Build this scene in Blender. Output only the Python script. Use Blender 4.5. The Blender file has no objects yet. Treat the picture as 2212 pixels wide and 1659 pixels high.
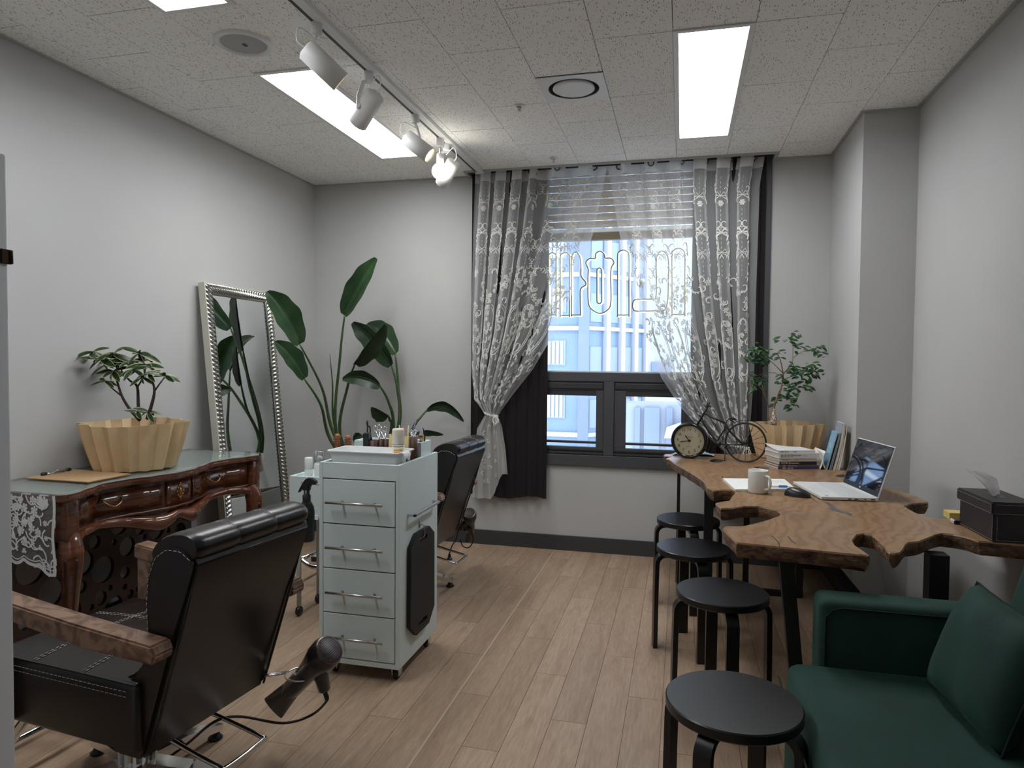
import bpy, bmesh, math, random
from mathutils import Vector, Matrix
import numpy as np
random.seed(7)
SC = bpy.context.scene
COL = SC.collection
PI = math.pi
# ------------------------------------------------------------------ camera
CZ = 1.2648
F_PX, YAW, PITCH, ROLL = 1469.4, .2445, -.0337, .0088
def cam_axes():
    cy, sy = math.cos(YAW), math.sin(YAW)
    f = Vector((-sy*math.cos(PITCH), cy*math.cos(PITCH), math.sin(PITCH)))
    r0 = Vector((cy, sy, 0)); u0 = r0.cross(f)
    r = r0*math.cos(ROLL) + u0*math.sin(ROLL)
    u = -r0*math.sin(ROLL) + u0*math.cos(ROLL)
    return r, u, f
CR, CU, CF = cam_axes()
cd = bpy.data.cameras.new('camera'); cam = bpy.data.objects.new('camera', cd); COL.objects.link(cam)
cam.matrix_world = Matrix(((CR.x, CU.x, -CF.x, 0), (CR.y, CU.y, -CF.y, 0), (CR.z, CU.z, -CF.z, CZ), (0, 0, 0, 1)))
cd.sensor_width = 36; cd.sensor_fit = 'HORIZONTAL'; cd.lens = F_PX/2212*36; cd.clip_start = .02; cd.clip_end = 200
SC.camera = cam
# ------------------------------------------------------------------ world, exposure
SC.view_settings.view_transform = 'Standard'; SC.view_settings.look = 'None'
SC.view_settings.gamma = 1; SC.view_settings.use_curve_mapping = False
SC.view_settings.exposure = 0.72
SC.cycles.max_bounces = 8; SC.cycles.diffuse_bounces = 5; SC.cycles.glossy_bounces = 4; SC.cycles.transparent_max_bounces = 14; SC.cycles.caustics_reflective = False; SC.cycles.caustics_refractive = False
W = bpy.data.worlds.new('overcast_sky'); SC.world = W; W.use_nodes = True
bg = W.node_tree.nodes['Background']; bg.inputs[0].default_value = (.72, .84, 1, 1); bg.inputs[1].default_value = 3.1
PANEL = 13.0        # ceiling light panels, emission strength
# ------------------------------------------------------------------ measured room (metres, camera above the origin)
H = 2.5236; XL = -2.6125; XR = 1.1097; YB = 4.4825; YC = 3.751; XC = .8594; YF = -1.0
def ray(px, py):
    return CF + CR*((px-1106)/F_PX) - CU*((py-829.5)/F_PX)
def atZ(px, py, z):      # point of the plane z = const seen in the photo at (px, py)
    d = ray(px, py); return Vector((0, 0, CZ)) + d*((z-CZ)/d.z)
def atY(px, py, y):
    d = ray(px, py); return Vector((0, 0, CZ)) + d*(y/d.y)
def atX(px, py, x):
    d = ray(px, py); return Vector((0, 0, CZ)) + d*(x/d.x)
# ------------------------------------------------------------------ materials
MATS = {}
def mat(name, col, rough=.5, metal=0., **k):
    m = bpy.data.materials.new(name); m.use_nodes = True; MATS[name] = m
    b = m.node_tree.nodes['Principled BSDF']
    b.inputs['Base Color'].default_value = (*col, 1); b.inputs['Roughness'].default_value = rough
    b.inputs['Metallic'].default_value = metal
    for kk, v in k.items():
        n = {'spec': 'Specular IOR Level', 'trans': 'Transmission Weight', 'coat': 'Coat Weight', 'coatr': 'Coat Roughness', 'sheen': 'Sheen Weight',
             'sheenr': 'Sheen Roughness', 'alpha': 'Alpha', 'ior': 'IOR', 'emit': 'Emission Strength', 'sss': 'Subsurface Weight'}.get(kk)
        if n: b.inputs[n].default_value = v
    if 'sheent' in k: b.inputs['Sheen Tint'].default_value = (*k['sheent'], 1)
    if 'emitc' in k: b.inputs['Emission Color'].default_value = (*k['emitc'], 1)
    return m
def nd(m, t, **k):
    n = m.node_tree.nodes.new(t)
    for a, v in k.items(): setattr(n, a, v)
    return n
def lk(m, a, b): m.node_tree.links.new(a, b)
def bsdf(m): return m.node_tree.nodes['Principled BSDF']
def coords(m, kind='Object', scale=(1, 1, 1), rot=(0, 0, 0)):
    tc = nd(m, 'ShaderNodeTexCoord'); mp = nd(m, 'ShaderNodeMapping')
    mp.inputs['Scale'].default_value = scale; mp.inputs['Rotation'].default_value = rot
    lk(m, tc.outputs[kind], mp.inputs['Vector']); return mp.outputs['Vector']
def geo_coords(m, scale=(1, 1, 1), rot=(0, 0, 0)):
    g = nd(m, 'ShaderNodeNewGeometry'); mp = nd(m, 'ShaderNodeMapping')
    mp.inputs['Scale'].default_value = scale; mp.inputs['Rotation'].default_value = rot
    lk(m, g.outputs['Position'], mp.inputs['Vector']); return mp.outputs['Vector']
def noise(m, vec, scale, detail=4, rough=.5, dist=0.):
    n = nd(m, 'ShaderNodeTexNoise'); n.inputs['Scale'].default_value = scale; n.inputs['Detail'].default_value = detail
    n.inputs['Roughness'].default_value = rough; n.inputs['Distortion'].default_value = dist
    lk(m, vec, n.inputs['Vector']); return n
def ramp(m, fac, stops):
    r = nd(m, 'ShaderNodeValToRGB'); e = r.color_ramp.elements
    while len(e) < len(stops): e.new(.5)
    for i, (p, c) in enumerate(stops): e[i].position = p; e[i].color = (*c, 1)
    lk(m, fac, r.inputs['Fac']); return r
def bump(m, height, strength=.2, dist=.002):
    b = nd(m, 'ShaderNodeBump'); b.inputs['Strength'].default_value = strength; b.inputs['Distance'].default_value = dist
    lk(m, height, b.inputs['Height']); lk(m, b.outputs['Normal'], bsdf(m).inputs['Normal']); return b
def mottled(name, c1, c2, scale, rough=.5, bumps=0., bscale=None, lo=.35, hi=.65, **k):
    m = mat(name, c1, rough, **k); v = geo_coords(m)
    n = noise(m, v, scale); r = ramp(m, n.outputs['Fac'], [(lo, c1), (hi, c2)]); lk(m, r.outputs['Color'], bsdf(m).inputs['Base Color'])
    if bumps:
        n2 = noise(m, v, bscale or scale*8); bump(m, n2.outputs['Fac'], bumps, .003)
    return m
def emis(name, col, s):
    m = bpy.data.materials.new(name); m.use_nodes = True; MATS[name] = m; nt = m.node_tree; nt.nodes.remove(bsdf(m))
    e = nd(m, 'ShaderNodeEmission'); e.inputs[0].default_value = (*col, 1); e.inputs[1].default_value = s
    lk(m, e.outputs[0], nt.nodes['Material Output'].inputs['Surface']); return m
def glassy(name, tint=(1, 1, 1), gloss=.08, rough=.0):
    m = bpy.data.materials.new(name); m.use_nodes = True; MATS[name] = m; nt = m.node_tree; nt.nodes.remove(bsdf(m))
    t = nd(m, 'ShaderNodeBsdfTransparent'); t.inputs[0].default_value = (*tint, 1)
    g = nd(m, 'ShaderNodeBsdfGlossy'); g.inputs['Roughness'].default_value = rough
    lw = nd(m, 'ShaderNodeLayerWeight'); lw.inputs['Blend'].default_value = .35
    ma = nd(m, 'ShaderNodeMath', operation='MULTIPLY_ADD'); ma.inputs[1].default_value = .5; ma.inputs[2].default_value = gloss
    lk(m, lw.outputs['Fresnel'], ma.inputs[0])
    mx = nd(m, 'ShaderNodeMixShader'); lk(m, ma.outputs[0], mx.inputs[0]); lk(m, t.outputs[0], mx.inputs[1]); lk(m, g.outputs[0], mx.inputs[2])
    lk(m, mx.outputs[0], nt.nodes['Material Output'].inputs['Surface']); return m
def sheer_mat(name, col, opac, transl=.5):
    m = bpy.data.materials.new(name); m.use_nodes = True; MATS[name] = m; nt = m.node_tree; nt.nodes.remove(bsdf(m))
    t = nd(m, 'ShaderNodeBsdfTransparent'); d = nd(m, 'ShaderNodeBsdfDiffuse'); tr = nd(m, 'ShaderNodeBsdfTranslucent')
    d.inputs[0].default_value = (*col, 1); tr.inputs[0].default_value = (*col, 1)
    a = nd(m, 'ShaderNodeMixShader'); a.inputs[0].default_value = transl; lk(m, d.outputs[0], a.inputs[1]); lk(m, tr.outputs[0], a.inputs[2])
    b = nd(m, 'ShaderNodeMixShader'); b.inputs[0].default_value = opac; lk(m, t.outputs[0], b.inputs[1]); lk(m, a.outputs[0], b.inputs[2])
    lk(m, b.outputs[0], nt.nodes['Material Output'].inputs['Surface']); return m

wall_m = mottled('wall_paint', (.455, .455, .45), (.495, .495, .492), 1.1, .75, .12, 120)
ceil_back_m = mat('ceiling_gap', (.12, .11, .10), .9)
white_metal = mat('white_metal', (.75, .75, .74), .4)
trim_m = mat('ceiling_trim', (.42, .42, .40), .5)
base_m = mat('baseboard_paint', (.045, .046, .05), .45)
frame_m = mat('window_frame', (.062, .064, .072), .4)
frame_d = mat('window_gasket', (.03, .03, .033), .5)
black_w = mat('black_lacquer', (.008, .008, .009), .34, spec=.5)
black_p = mat('black_plastic', (.011, .011, .012), .35)
black_g = mat('black_gloss', (.008, .008, .009), .12)
black_s = mat('black_steel', (.012, .012, .013), .45)
chrome = mat('chrome', (.72, .72, .72), .12, 1.)
steel = mat('brushed_steel', (.55, .54, .52), .32, 1.)
brass = mat('aged_brass', (.45, .25, .10), .3, 1.)
dbrass = mat('dark_brass', (.06, .04, .025), .4, 1.)
mint = mottled('mint_paint', (.60, .70, .70), (.64, .735, .73), 3., .45, .03, 90)
mint_shade = mat('mint_gap_shade', (.07, .08, .085), .7)
white_p = mat('white_plastic', (.78, .80, .80), .35)
paper_w = mat('white_paper', (.80, .80, .78), .8)
paper_c = mat('cream_paper', (.70, .64, .54), .85)
kraft = mottled('kraft_paper', (.62, .45, .26), (.69, .51, .30), 14., .8, .08, 60)
soil = mottled('soil', (.03, .02, .014), (.06, .04, .025), 60, .95)
velvet = mat('black_velvet', (.007, .004, .005), .9, sheen=.07, sheenr=.35, sheent=(.35, .22, .28))
green_v = mottled('green_velvet', (.0035, .026, .019), (.007, .045, .033), 7., .85, .1, 90, .3, .7, sheen=.08, sheenr=.4, sheent=(.3, .7, .55))
leather = mottled('brown_leather', (.0075, .005, .005), (.012, .008, .0078), 12., .30, .12, 260, spec=.5)
stitch_m = mat('stitching', (.42, .38, .36), .7)
sheer = sheer_mat('sheer_voile', (.92, .93, .94), .38)
sheer_hem = sheer_mat('sheer_hem', (.90, .90, .90), .70, .4)
embro = mat('embroidery_thread', (.66, .655, .62), .7)
pearl = mat('pearl', (.80, .78, .72), .25)
glass_p = glassy('window_glass', (.96, .98, 1.), .03)
glass_t = glassy('tabletop_glass', (.94, .97, .955), .08)
clear_p = glassy('clear_plastic', (.92, .92, .95), .12, .05)
mirror_m = mat('mirror_glass', (.78, .82, .82), .015, 1.)
silver_f = mat('silver_leaf', (.50, .49, .455), .26, 1.)
panel_m = emis('light_panel', (.96, .985, 1.), PANEL)
bulb_m = emis('globe_bulb', (1., .96, .86), 14.)
lens_m = emis('warm_lens', (1., .78, .45), 3.)
neon_m = emis('neon_tube', (1., 1., .55), 1.15)
for _m in (neon_m, lens_m): _m.cycles.emission_sampling = 'NONE'
neon_b = mat('neon_backing', (.16, .17, .19), .5)
# ------------------------------------------------------------------ mesh helpers
class MB:
    """collects shapes, build() links them as one mesh object"""
    def __init__(s): s.bm = bmesh.new()
    def verts(s, vs, fs, mi=0):
        b = [s.bm.verts.new(v) for v in vs]; out = []
        for f in fs:
            try:
                q = s.bm.faces.new([b[i] for i in f]); q.material_index = mi; out.append(q)
            except ValueError: pass
        return b
    def box(s, x0, x1, y0, y1, z0, z1, bev=0, M=None, mi=0, seg=2):
        t = bmesh.new(); bmesh.ops.create_cube(t, size=1)
        for v in t.verts: v.co = Vector(((x0+x1)/2+v.co.x*(x1-x0), (y0+y1)/2+v.co.y*(y1-y0), (z0+z1)/2+v.co.z*(z1-z0)))
        if bev: bmesh.ops.bevel(t, geom=list(t.edges), offset=bev, segments=seg, affect='EDGES', profile=.5)
        return s.take(t, M, mi)
    def take(s, t, M=None, mi=0):
        t.verts.index_update()
        vs = [s.bm.verts.new(M @ v.co if M else v.co) for v in t.verts]
        for f in t.faces:
            try: q = s.bm.faces.new([vs[v.index] for v in f.verts]); q.material_index = mi; q.smooth = f.smooth
            except ValueError: pass
        t.free(); return s
    def prism(s, pts, z0, z1, M=None, mi=0, bev=0):
        """outline pts (x, y) extruded in z"""
        t = bmesh.new(); a = [t.verts.new((p[0], p[1], z0)) for p in pts]
        f = t.faces.new(a); r = bmesh.ops.extrude_face_region(t, geom=[f])
        for v in [g for g in r['geom'] if isinstance(g, bmesh.types.BMVert)]: v.co.z = z1
        bmesh.ops.recalc_face_normals(t, faces=list(t.faces))
        if bev: bmesh.ops.bevel(t, geom=[e for e in t.edges], offset=bev, segments=2, affect='EDGES')
        return s.take(t, M, mi)
    def lathe(s, prof, n=24, M=None, mi=0, smooth=True):
        """profile (r, z) turned about z"""
        t = bmesh.new(); rings = []
        for r, z in prof:
            if r < 1e-6: rings.append([t.verts.new((0, 0, z))])
            else: rings.append([t.verts.new((r*math.cos(2*PI*i/n), r*math.sin(2*PI*i/n), z)) for i in range(n)])
        for a, b in zip(rings, rings[1:]):
            for i in range(n):
                j = (i+1) % n
                if len(a) == 1 and len(b) == 1: continue
                if len(a) == 1: f = t.faces.new((a[0], b[j], b[i]))
                elif len(b) == 1: f = t.faces.new((a[i], a[j], b[0]))
                else: f = t.faces.new((a[i], a[j], b[j], b[i]))
                f.smooth = smooth
        bmesh.ops.recalc_face_normals(t, faces=list(t.faces))
        return s.take(t, M, mi)
    def tube(s, pts, r, n=8, closed=False, M=None, mi=0, caps=True, flat=None):
        """tube through pts; r a number or a list; flat=(a, b) gives a rectangular section"""
        pts = [Vector(p) for p in pts]; k = len(pts); t = bmesh.new(); rings = []
        up = None
        for i, p in enumerate(pts):
            a = pts[(i-1) % k] if (closed or i > 0) else p; b = pts[(i+1) % k] if (closed or i < k-1) else p
            d = (b-a)
            if d.length < 1e-9: d = Vector((0, 0, 1))
            d.normalize()
            if up is None:
                up = Vector((0, 0, 1)) if abs(d.z) < .9 else Vector((0, 1, 0))
            sx = d.cross(up)
            if sx.length < 1e-4: sx = d.cross(Vector((1, 0, 0)))
            sx.normalize(); up = sx.cross(d).normalized()
            rr = r[i] if isinstance(r, (list, tuple)) else r
            if flat:
                w, h = flat[0]*(rr), flat[1]*(rr)
                rings.append([t.verts.new(p+sx*x*w+up*y*h) for x, y in ((1, 1), (-1, 1), (-1, -1), (1, -1))])
            else:
                rings.append([t.verts.new(p+(sx*math.cos(2*PI*j/n)+up*math.sin(2*PI*j/n))*rr) for j in range(n)])
        m = len(rings[0])
        for i in range(k if closed else k-1):
            a, b = rings[i], rings[(i+1) % k]
            for j in range(m):
                f = t.faces.new((a[j], a[(j+1) % m], b[(j+1) % m], b[j])); f.smooth = not flat
        if caps and not closed: t.faces.new(rings[0]); t.faces.new(list(reversed(rings[-1])))
        bmesh.ops.recalc_face_normals(t, faces=list(t.faces))
        return s.take(t, M, mi)
    def ball(s, c, r, u=12, v=8, M=None, mi=0, sc=(1, 1, 1)):
        t = bmesh.new(); bmesh.ops.create_uvsphere(t, u_segments=u, v_segments=v, radius=1)
        for q in t.verts: q.co = Vector((c[0]+q.co.x*r*sc[0], c[1]+q.co.y*r*sc[1], c[2]+q.co.z*r*sc[2]))
        for f in t.faces: f.smooth = True
        return s.take(t, M, mi)
    def grid(s, fn, nu, nv, mi=0, smooth=True, closeu=False):
        """surface fn(u, v), u and v in 0..1"""
        V = [[s.bm.verts.new(fn(i/nu, j/nv)) for j in range(nv+1)] for i in range(nu if closeu else nu+1)]
        for i in range(nu):
            for j in range(nv):
                a, b = V[i], V[(i+1) % len(V)]
                f = s.bm.faces.new((a[j], b[j], b[j+1], a[j+1])); f.material_index = mi; f.smooth = smooth
        return V
    def build(s, name, m, parent=None, smooth=False, local=False):
        me = bpy.data.meshes.new(name); s.bm.normal_update(); s.bm.to_mesh(me); s.bm.free()
        for q in (m if isinstance(m, (list, tuple)) else [m]): me.materials.append(q)
        if smooth:
            for p in me.polygons: p.use_smooth = True
        return link(name, me, parent, local)
def link(name, me, parent=None, local=False):
    o = bpy.data.objects.new(name, me); COL.objects.link(o)
    if parent is not None:
        o.parent = parent
        if parent.type == 'EMPTY' and not parent.get('_loc') and not local: o.location = -parent.location
    return o
def soft(o, ang=.6):
    for p in o.data.polygons: p.use_smooth = True
    o.data.set_sharp_from_angle(angle=ang); return o
def tag(o, label=None, cat=None, group=None, kind=None):
    if label: o['label'] = label
    if cat: o['category'] = cat
    if group: o['group'] = group
    if kind: o['kind'] = kind
    return o
LOCALS = []
def thing(name, label, cat, loc=(0, 0, 0), rz=0, group=None, local=False, rot=None):
    """Empty at the base of a thing; its parts are written in world space, or in its own space when local"""
    o = bpy.data.objects.new(name, None); COL.objects.link(o); o.location = loc; o.empty_display_size = .05
    if rot: o.rotation_euler = rot
    else: o.rotation_euler = (0, 0, rz)
    if local: o['_loc'] = 1; LOCALS.append(o)
    return tag(o, label, cat, group)
def struct(o): o['kind'] = 'structure'; return o
def dup(root, loc=None, rz=None, label=None, group=None):
    r = root.copy(); COL.objects.link(r)
    if loc is not None: r.location = loc
    if rz is not None: r.rotation_euler = (0, 0, rz)
    if label: r['label'] = label
    if group: r['group'] = group
    for ch in list(root.children):
        c = ch.copy(); COL.objects.link(c); c.parent = r
        for g in list(ch.children):
            d = g.copy(); COL.objects.link(d); d.parent = c
    if root.get('_loc'): LOCALS.append(r)
    return r
def T(x, y, z): return Matrix.Translation((x, y, z))
def Rz(a): return Matrix.Rotation(a, 4, 'Z')
def Rx(a): return Matrix.Rotation(a, 4, 'X')
def Ry(a): return Matrix.Rotation(a, 4, 'Y')
def frame(o, zdir, xhint=(0, 0, 1)):
    """matrix whose z axis is zdir"""
    z = Vector(zdir).normalized(); x = Vector(xhint); x = (x - z*x.dot(z))
    if x.length < 1e-5: x = Vector((1, 0, 0)) - z*z.x
    x.normalize(); y = z.cross(x)
    return Matrix(((x.x, y.x, z.x, o[0]), (x.y, y.y, z.y, o[1]), (x.z, y.z, z.z, o[2]), (0, 0, 0, 1)))
def basis(o, x, y, z):
    return Matrix(((x[0], y[0], z[0], o[0]), (x[1], y[1], z[1], o[1]), (x[2], y[2], z[2], o[2]), (0, 0, 0, 1)))
def spline(pts, n=8, closed=False):
    """Catmull-Rom through pts"""
    P = [Vector(p) for p in pts]; out = []; k = len(P)
    for i in range(k if closed else k-1):
        g = lambda j: P[j % k] if closed else P[max(0, min(k-1, j))]
        p0, p1, p2, p3 = g(i-1), g(i), g(i+1), g(i+2)
        for t in range(n):
            t /= n
            out.append(.5*((2*p1)+(p2-p0)*t+(2*p0-5*p1+4*p2-p3)*t*t+(3*p1-p0-3*p2+p3)*t**3))
    if not closed: out.append(P[-1])
    return out
def text_mesh(body, size, depth=.0003, align='CENTER', shear=0, font=None):
    """flat lettering as a bmesh in the xy plane"""
    c = bpy.data.curves.new('lettering', 'FONT'); c.body = body; c.size = size; c.extrude = depth; c.align_x = align; c.align_y = 'CENTER'; c.shear = shear
    c.resolution_u = 3
    o = bpy.data.objects.new('lettering', c); COL.objects.link(o)
    bpy.context.view_layer.update()
    me = bpy.data.meshes.new_from_object(o.evaluated_get(bpy.context.evaluated_depsgraph_get()))
    bpy.data.objects.remove(o); bpy.data.curves.remove(c)
    t = bmesh.new(); t.from_mesh(me); bpy.data.meshes.remove(me); return t
def plate_holes(outer, holes, depth, name, m, parent, Mx):
    """board with holes: outline and holes as 2-D polygons, turned into a solid by a filled curve"""
    c = bpy.data.curves.new(name, 'CURVE'); c.dimensions = '2D'; c.fill_mode = 'BOTH'; c.extrude = depth/2
    for poly in [outer]+holes:
        sp = c.splines.new('POLY'); sp.points.add(len(poly)-1); sp.use_cyclic_u = True
        for q, p in zip(sp.points, poly): q.co = (p[0], p[1], 0, 1)
    o = bpy.data.objects.new(name, c); COL.objects.link(o); bpy.context.view_layer.update()
    me = bpy.data.meshes.new_from_object(o.evaluated_get(bpy.context.evaluated_depsgraph_get()))
    bpy.data.objects.remove(o); bpy.data.curves.remove(c)
    me.transform(Mx); me.name = name; me.materials.clear(); me.materials.append(m)
    return link(name, me, parent)
def circ(cx, cy, r, n=24, ry=None): return [(cx+r*math.cos(2*PI*i/n), cy+(ry or r)*math.sin(2*PI*i/n)) for i in range(n)]
# ================================================================== the room
def simple(name, m, boxes, bev=0):
    b = MB()
    for q in boxes: b.box(*q, bev=bev)
    return b.build(name, m)
WX0, WX1, WZ0 = -1.405, .512, .60          # window opening
struct(simple('wall_left', wall_m, [(XL-.12, XL, YF-.1, YB+.25, -.02, H+.15)]))
struct(simple('wall_right', wall_m, [(XR, XR+.12, YF-.1, YB+.25, -.02, H+.15)]))
struct(simple('wall_front_unseen', mat('bounce_white_paint', (.82, .82, .80), .8), [(XL, XR, YF-.12, YF, -.02, H+.15)]))  # unseen wall behind the camera, painted brighter to bounce light forward
struct(simple('wall_back', wall_m, [(XL, WX0, YB, YB+.2, -.02, H+.3), (WX1, XR, YB, YB+.2, -.02, H+.3), (WX0, WX1, YB, YB+.2, -.02, WZ0)]))
struct(simple('wall_column', wall_m, [(XC, XR, YC, YB, 0, H+.1)]))
# ---- floor of planks
oak = mat('oak_plank', (.27, .18, .115), .42, spec=.4)
v = coords(oak, 'Object', (9, .9, 9)); oi = nd(oak, 'ShaderNodeObjectInfo')
va = nd(oak, 'ShaderNodeVectorMath', operation='ADD'); vs_ = nd(oak, 'ShaderNodeVectorMath', operation='SCALE'); vs_.inputs['Scale'].default_value = 37.
cmb = nd(oak, 'ShaderNodeCombineXYZ'); lk(oak, oi.outputs['Random'], cmb.inputs[0]); lk(oak, oi.outputs['Random'], cmb.inputs[1])
lk(oak, cmb.outputs[0], vs_.inputs[0]); lk(oak, v, va.inputs[0]); lk(oak, vs_.outputs[0], va.inputs[1])
n1 = noise(oak, va.outputs[0], 1.6, 6, .6, 1.2); n2 = noise(oak, va.outputs[0], 14., 5, .6)
r1 = ramp(oak, n1.outputs['Fac'], [(.25, (.30, .197, .130)), (.5, (.385, .268, .182)), (.78, (.44, .322, .228))])
r2 = ramp(oak, n2.outputs['Fac'], [(.3, (.78, .78, .78)), (.65, (1.05, 1.05, 1.05))])
mx = nd(oak, 'ShaderNodeMixRGB', blend_type='MULTIPLY'); mx.inputs[0].default_value = 1
lk(oak, r1.outputs[0], mx.inputs[1]); lk(oak, r2.outputs[0], mx.inputs[2])
hv = nd(oak, 'ShaderNodeHueSaturation'); mr = nd(oak, 'ShaderNodeMapRange'); mr.inputs['To Min'].default_value = .91; mr.inputs['To Max'].default_value = 1.07
lk(oak, oi.outputs['Random'], mr.inputs['Value']); lk(oak, mr.outputs[0], hv.inputs['Value']); lk(oak, mx.outputs[0], hv.inputs['Color'])
lk(oak, hv.outputs[0], bsdf(oak).inputs['Base Color']); bump(oak, n2.outputs['Fac'], .12, .001)
floor = struct(simple('floor', mat('floor_joint', (.07, .045, .03), .7), [(XL, XR, YF, YB, -.03, -.004)]))
PW, PL, PX = .1265, .92, -.682
pm = {}
i0 = int(math.floor((XL-PX)/PW)); i1 = int(math.ceil((XR-PX)/PW))
for i in range(i0, i1):
    xa, xb = max(XL, PX+i*PW), min(XR, PX+(i+1)*PW)
    if xb-xa < .01: continue
    y = .25-((i*.37) % 1)*PL
    while y < YB:
        ya, yb = max(y, .25), min(y+PL, YB)
        if yb-ya > .03:
            key = (round(xb-xa, 4), round(yb-ya, 4))
            if key not in pm:
                b = MB(); w, l = (xb-xa)/2-.0007, (yb-ya)/2-.0008
                b.box(-w, w, -l, l, -.004, 0); me = bpy.data.meshes.new('plank'); b.bm.normal_update(); b.bm.to_mesh(me); b.bm.free(); me.materials.append(oak); pm[key] = me
            o = link('plank', pm[key], floor); o.location = ((xa+xb)/2, (ya+yb)/2, 0)
        y += PL
struct(simple('trim_1', mat('floor_strip', (.46, .35, .26), .3), [(-.809, -.800, .25, YB-.02, 0, .002)]))
struct(simple('baseboard_back', base_m, [(XL, XC, YB-.012, YB, 0, .10)], .002))
struct(simple('baseboard_left', base_m, [(XL, XL+.012, YF, YB, 0, .10)], .002))
struct(simple('baseboard_right', base_m, [(XC-.012, XC, YC, YB, 0, .10)], .002))
# ---- ceiling tiles
BX0, BX1, BY = -1.41, .52, 4.345            # curtain box
ctile = mat('ceiling_tile', (.92, .905, .875), .85, spec=.2)
def worm(scale, sx, sy, rad, thr, rnd=1., dist=.35):
    v = geo_coords(ctile, (sx, sy, 1)); vn = noise(ctile, v, scale*1.3, 2)
    mixv = nd(ctile, 'ShaderNodeMixRGB'); mixv.inputs[0].default_value = dist/scale
    lk(ctile, v, mixv.inputs[1]); lk(ctile, vn.outputs['Color'], mixv.inputs[2])
    vo = nd(ctile, 'ShaderNodeTexVoronoi', voronoi_dimensions='2D'); vo.inputs['Scale'].default_value = scale; vo.inputs['Randomness'].default_value = rnd
    lk(ctile, mixv.outputs[0], vo.inputs['Vector'])
    wn = nd(ctile, 'ShaderNodeSeparateColor'); lk(ctile, vo.outputs['Color'], wn.inputs[0])
    gt = nd(ctile, 'ShaderNodeMath', operation='GREATER_THAN'); gt.inputs[1].default_value = thr; lk(ctile, wn.outputs[0], gt.inputs[0])
    lt = nd(ctile, 'ShaderNodeMapRange'); lt.inputs['From Min'].default_value = rad; lt.inputs['From Max'].default_value = rad*.6; lk(ctile, vo.outputs['Distance'], lt.inputs['Value'])
    mu = nd(ctile, 'ShaderNodeMath', operation='MULTIPLY'); lk(ctile, gt.outputs[0], mu.inputs[0]); lk(ctile, lt.outputs[0], mu.inputs[1]); return mu.outputs[0]
w1 = worm(90., 1.15, .30, .17, .72); w2 = worm(115., 1., 1., .20, .80); w3 = worm(75, 1.5, .28, .14, .78)
mxa = nd(ctile, 'ShaderNodeMath', operation='MAXIMUM'); lk(ctile, w1, mxa.inputs[0]); lk(ctile, w2, mxa.inputs[1])
mxb = nd(ctile, 'ShaderNodeMath', operation='MAXIMUM'); lk(ctile, mxa.outputs[0], mxb.inputs[0]); lk(ctile, w3, mxb.inputs[1])
cr = ramp(ctile, mxb.outputs[0], [(0., (.92, .905, .875)), (1., (.20, .18, .155))]); lk(ctile, cr.outputs[0], bsdf(ctile).inputs['Base Color'])
ceiling = struct(simple('ceiling', ceil_back_m, [(XL, XR, YF, BY, H+.05, H+.07), (XL, BX0, BY, YB, H+.05, H+.07), (BX1, XR, BY, YB, H+.05, H+.07)]))
CUT = [(-1.855, -1.555, 2.672, 3.975), (-1.855, -1.555, .84, 2.145), (-.055, .245, 2.69, 3.985), (-.655, -.355, 3.0, 3.3)]
tm = {}
def tile(xa, xb, ya, yb):
    if xb-xa < .012 or yb-ya < .012: return
    key = (round(xb-xa, 3), round(yb-ya, 3))
    if key not in tm:
        b = MB(); w, l = (xb-xa)/2-.0013, (yb-ya)/2-.0024; b.box(-w, w, -l, l, 0, .006)
        me = bpy.data.meshes.new('tile'); b.bm.normal_update(); b.bm.to_mesh(me); b.bm.free(); me.materials.append(ctile); tm[key] = me
    o = link('tile', tm[key], ceiling); o.location = ((xa+xb)/2, (ya+yb)/2, H)
for k in range(-7, 7):
    xa, xb = max(XL, -.655+.3*k), min(XR, -.655+.3*(k+1))
    if xb <= xa: continue
    off = .2966 if k % 2 else .5966
    ys = [off+.6*j for j in range(-3, 9)]
    cuts = [c for c in CUT if c[0] < (xa+xb)/2 < c[1]]
    spans = [(max(YF, ys[j]), min(ys[j+1], YB)) for j in range(len(ys)-1) if ys[j] < YB and ys[j+1] > YF]
    for c in cuts:
        new = []
        for a, b_ in spans:
            if b_ <= c[2] or a >= c[3]: new.append((a, b_)); continue
            if a < c[2]: new.append((a, c[2]))
            if b_ > c[3]: new.append((c[3], b_))
        spans = new
    for a, b_ in spans:
        parts = [(xa, xb)]
        if b_ > BY and xa < BX1 and xb > BX0:      # over the curtain box
            tile(xa, xb, a, min(b_, BY)) if a < BY else None
            ra = max(a, BY)
            if xa < BX0: tile(xa, BX0, ra, b_)
            if xb > BX1: tile(BX1, xb, ra, b_)
            continue
        tile(xa, xb, a, b_)
# ---- edge mouldings of the ceiling and the curtain box
def lip(name, boxes): return struct(simple(name, trim_m, boxes, .001))
lip('trim_2', [(XL, XL+.018, YF, YB, H-.006, H-.0005)]); lip('trim_3', [(XL+.018, BX0-.02, YB-.016, YB, H-.006, H-.0005), (BX1+.02, XC-.016, YB-.016, YB, H-.006, H-.0005)])
lip('trim_4', [(XC-.016, XC, YC, YB, H-.006, H-.0005), (XC-.016, XR-.02, YC-.016, YC, H-.006, H-.0005)]); lip('trim_5', [(XR-.02, XR, YF, YC, H-.006, H-.0005)])
lip('trim_6', [(BX0-.02, BX1+.02, BY-.004, BY+.012, H-.012, H+.12), (BX0-.02, BX0, BY+.012, YB, H-.012, H+.12), (BX1, BX1+.02, BY+.012, YB, H-.012, H+.12)])
struct(simple('trim_7', mat('curtain_box_top', (.3, .3, .3), .8), [(BX0-.02, BX1+.02, BY, YB+.2, H+.12, H+.14)]))
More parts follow.
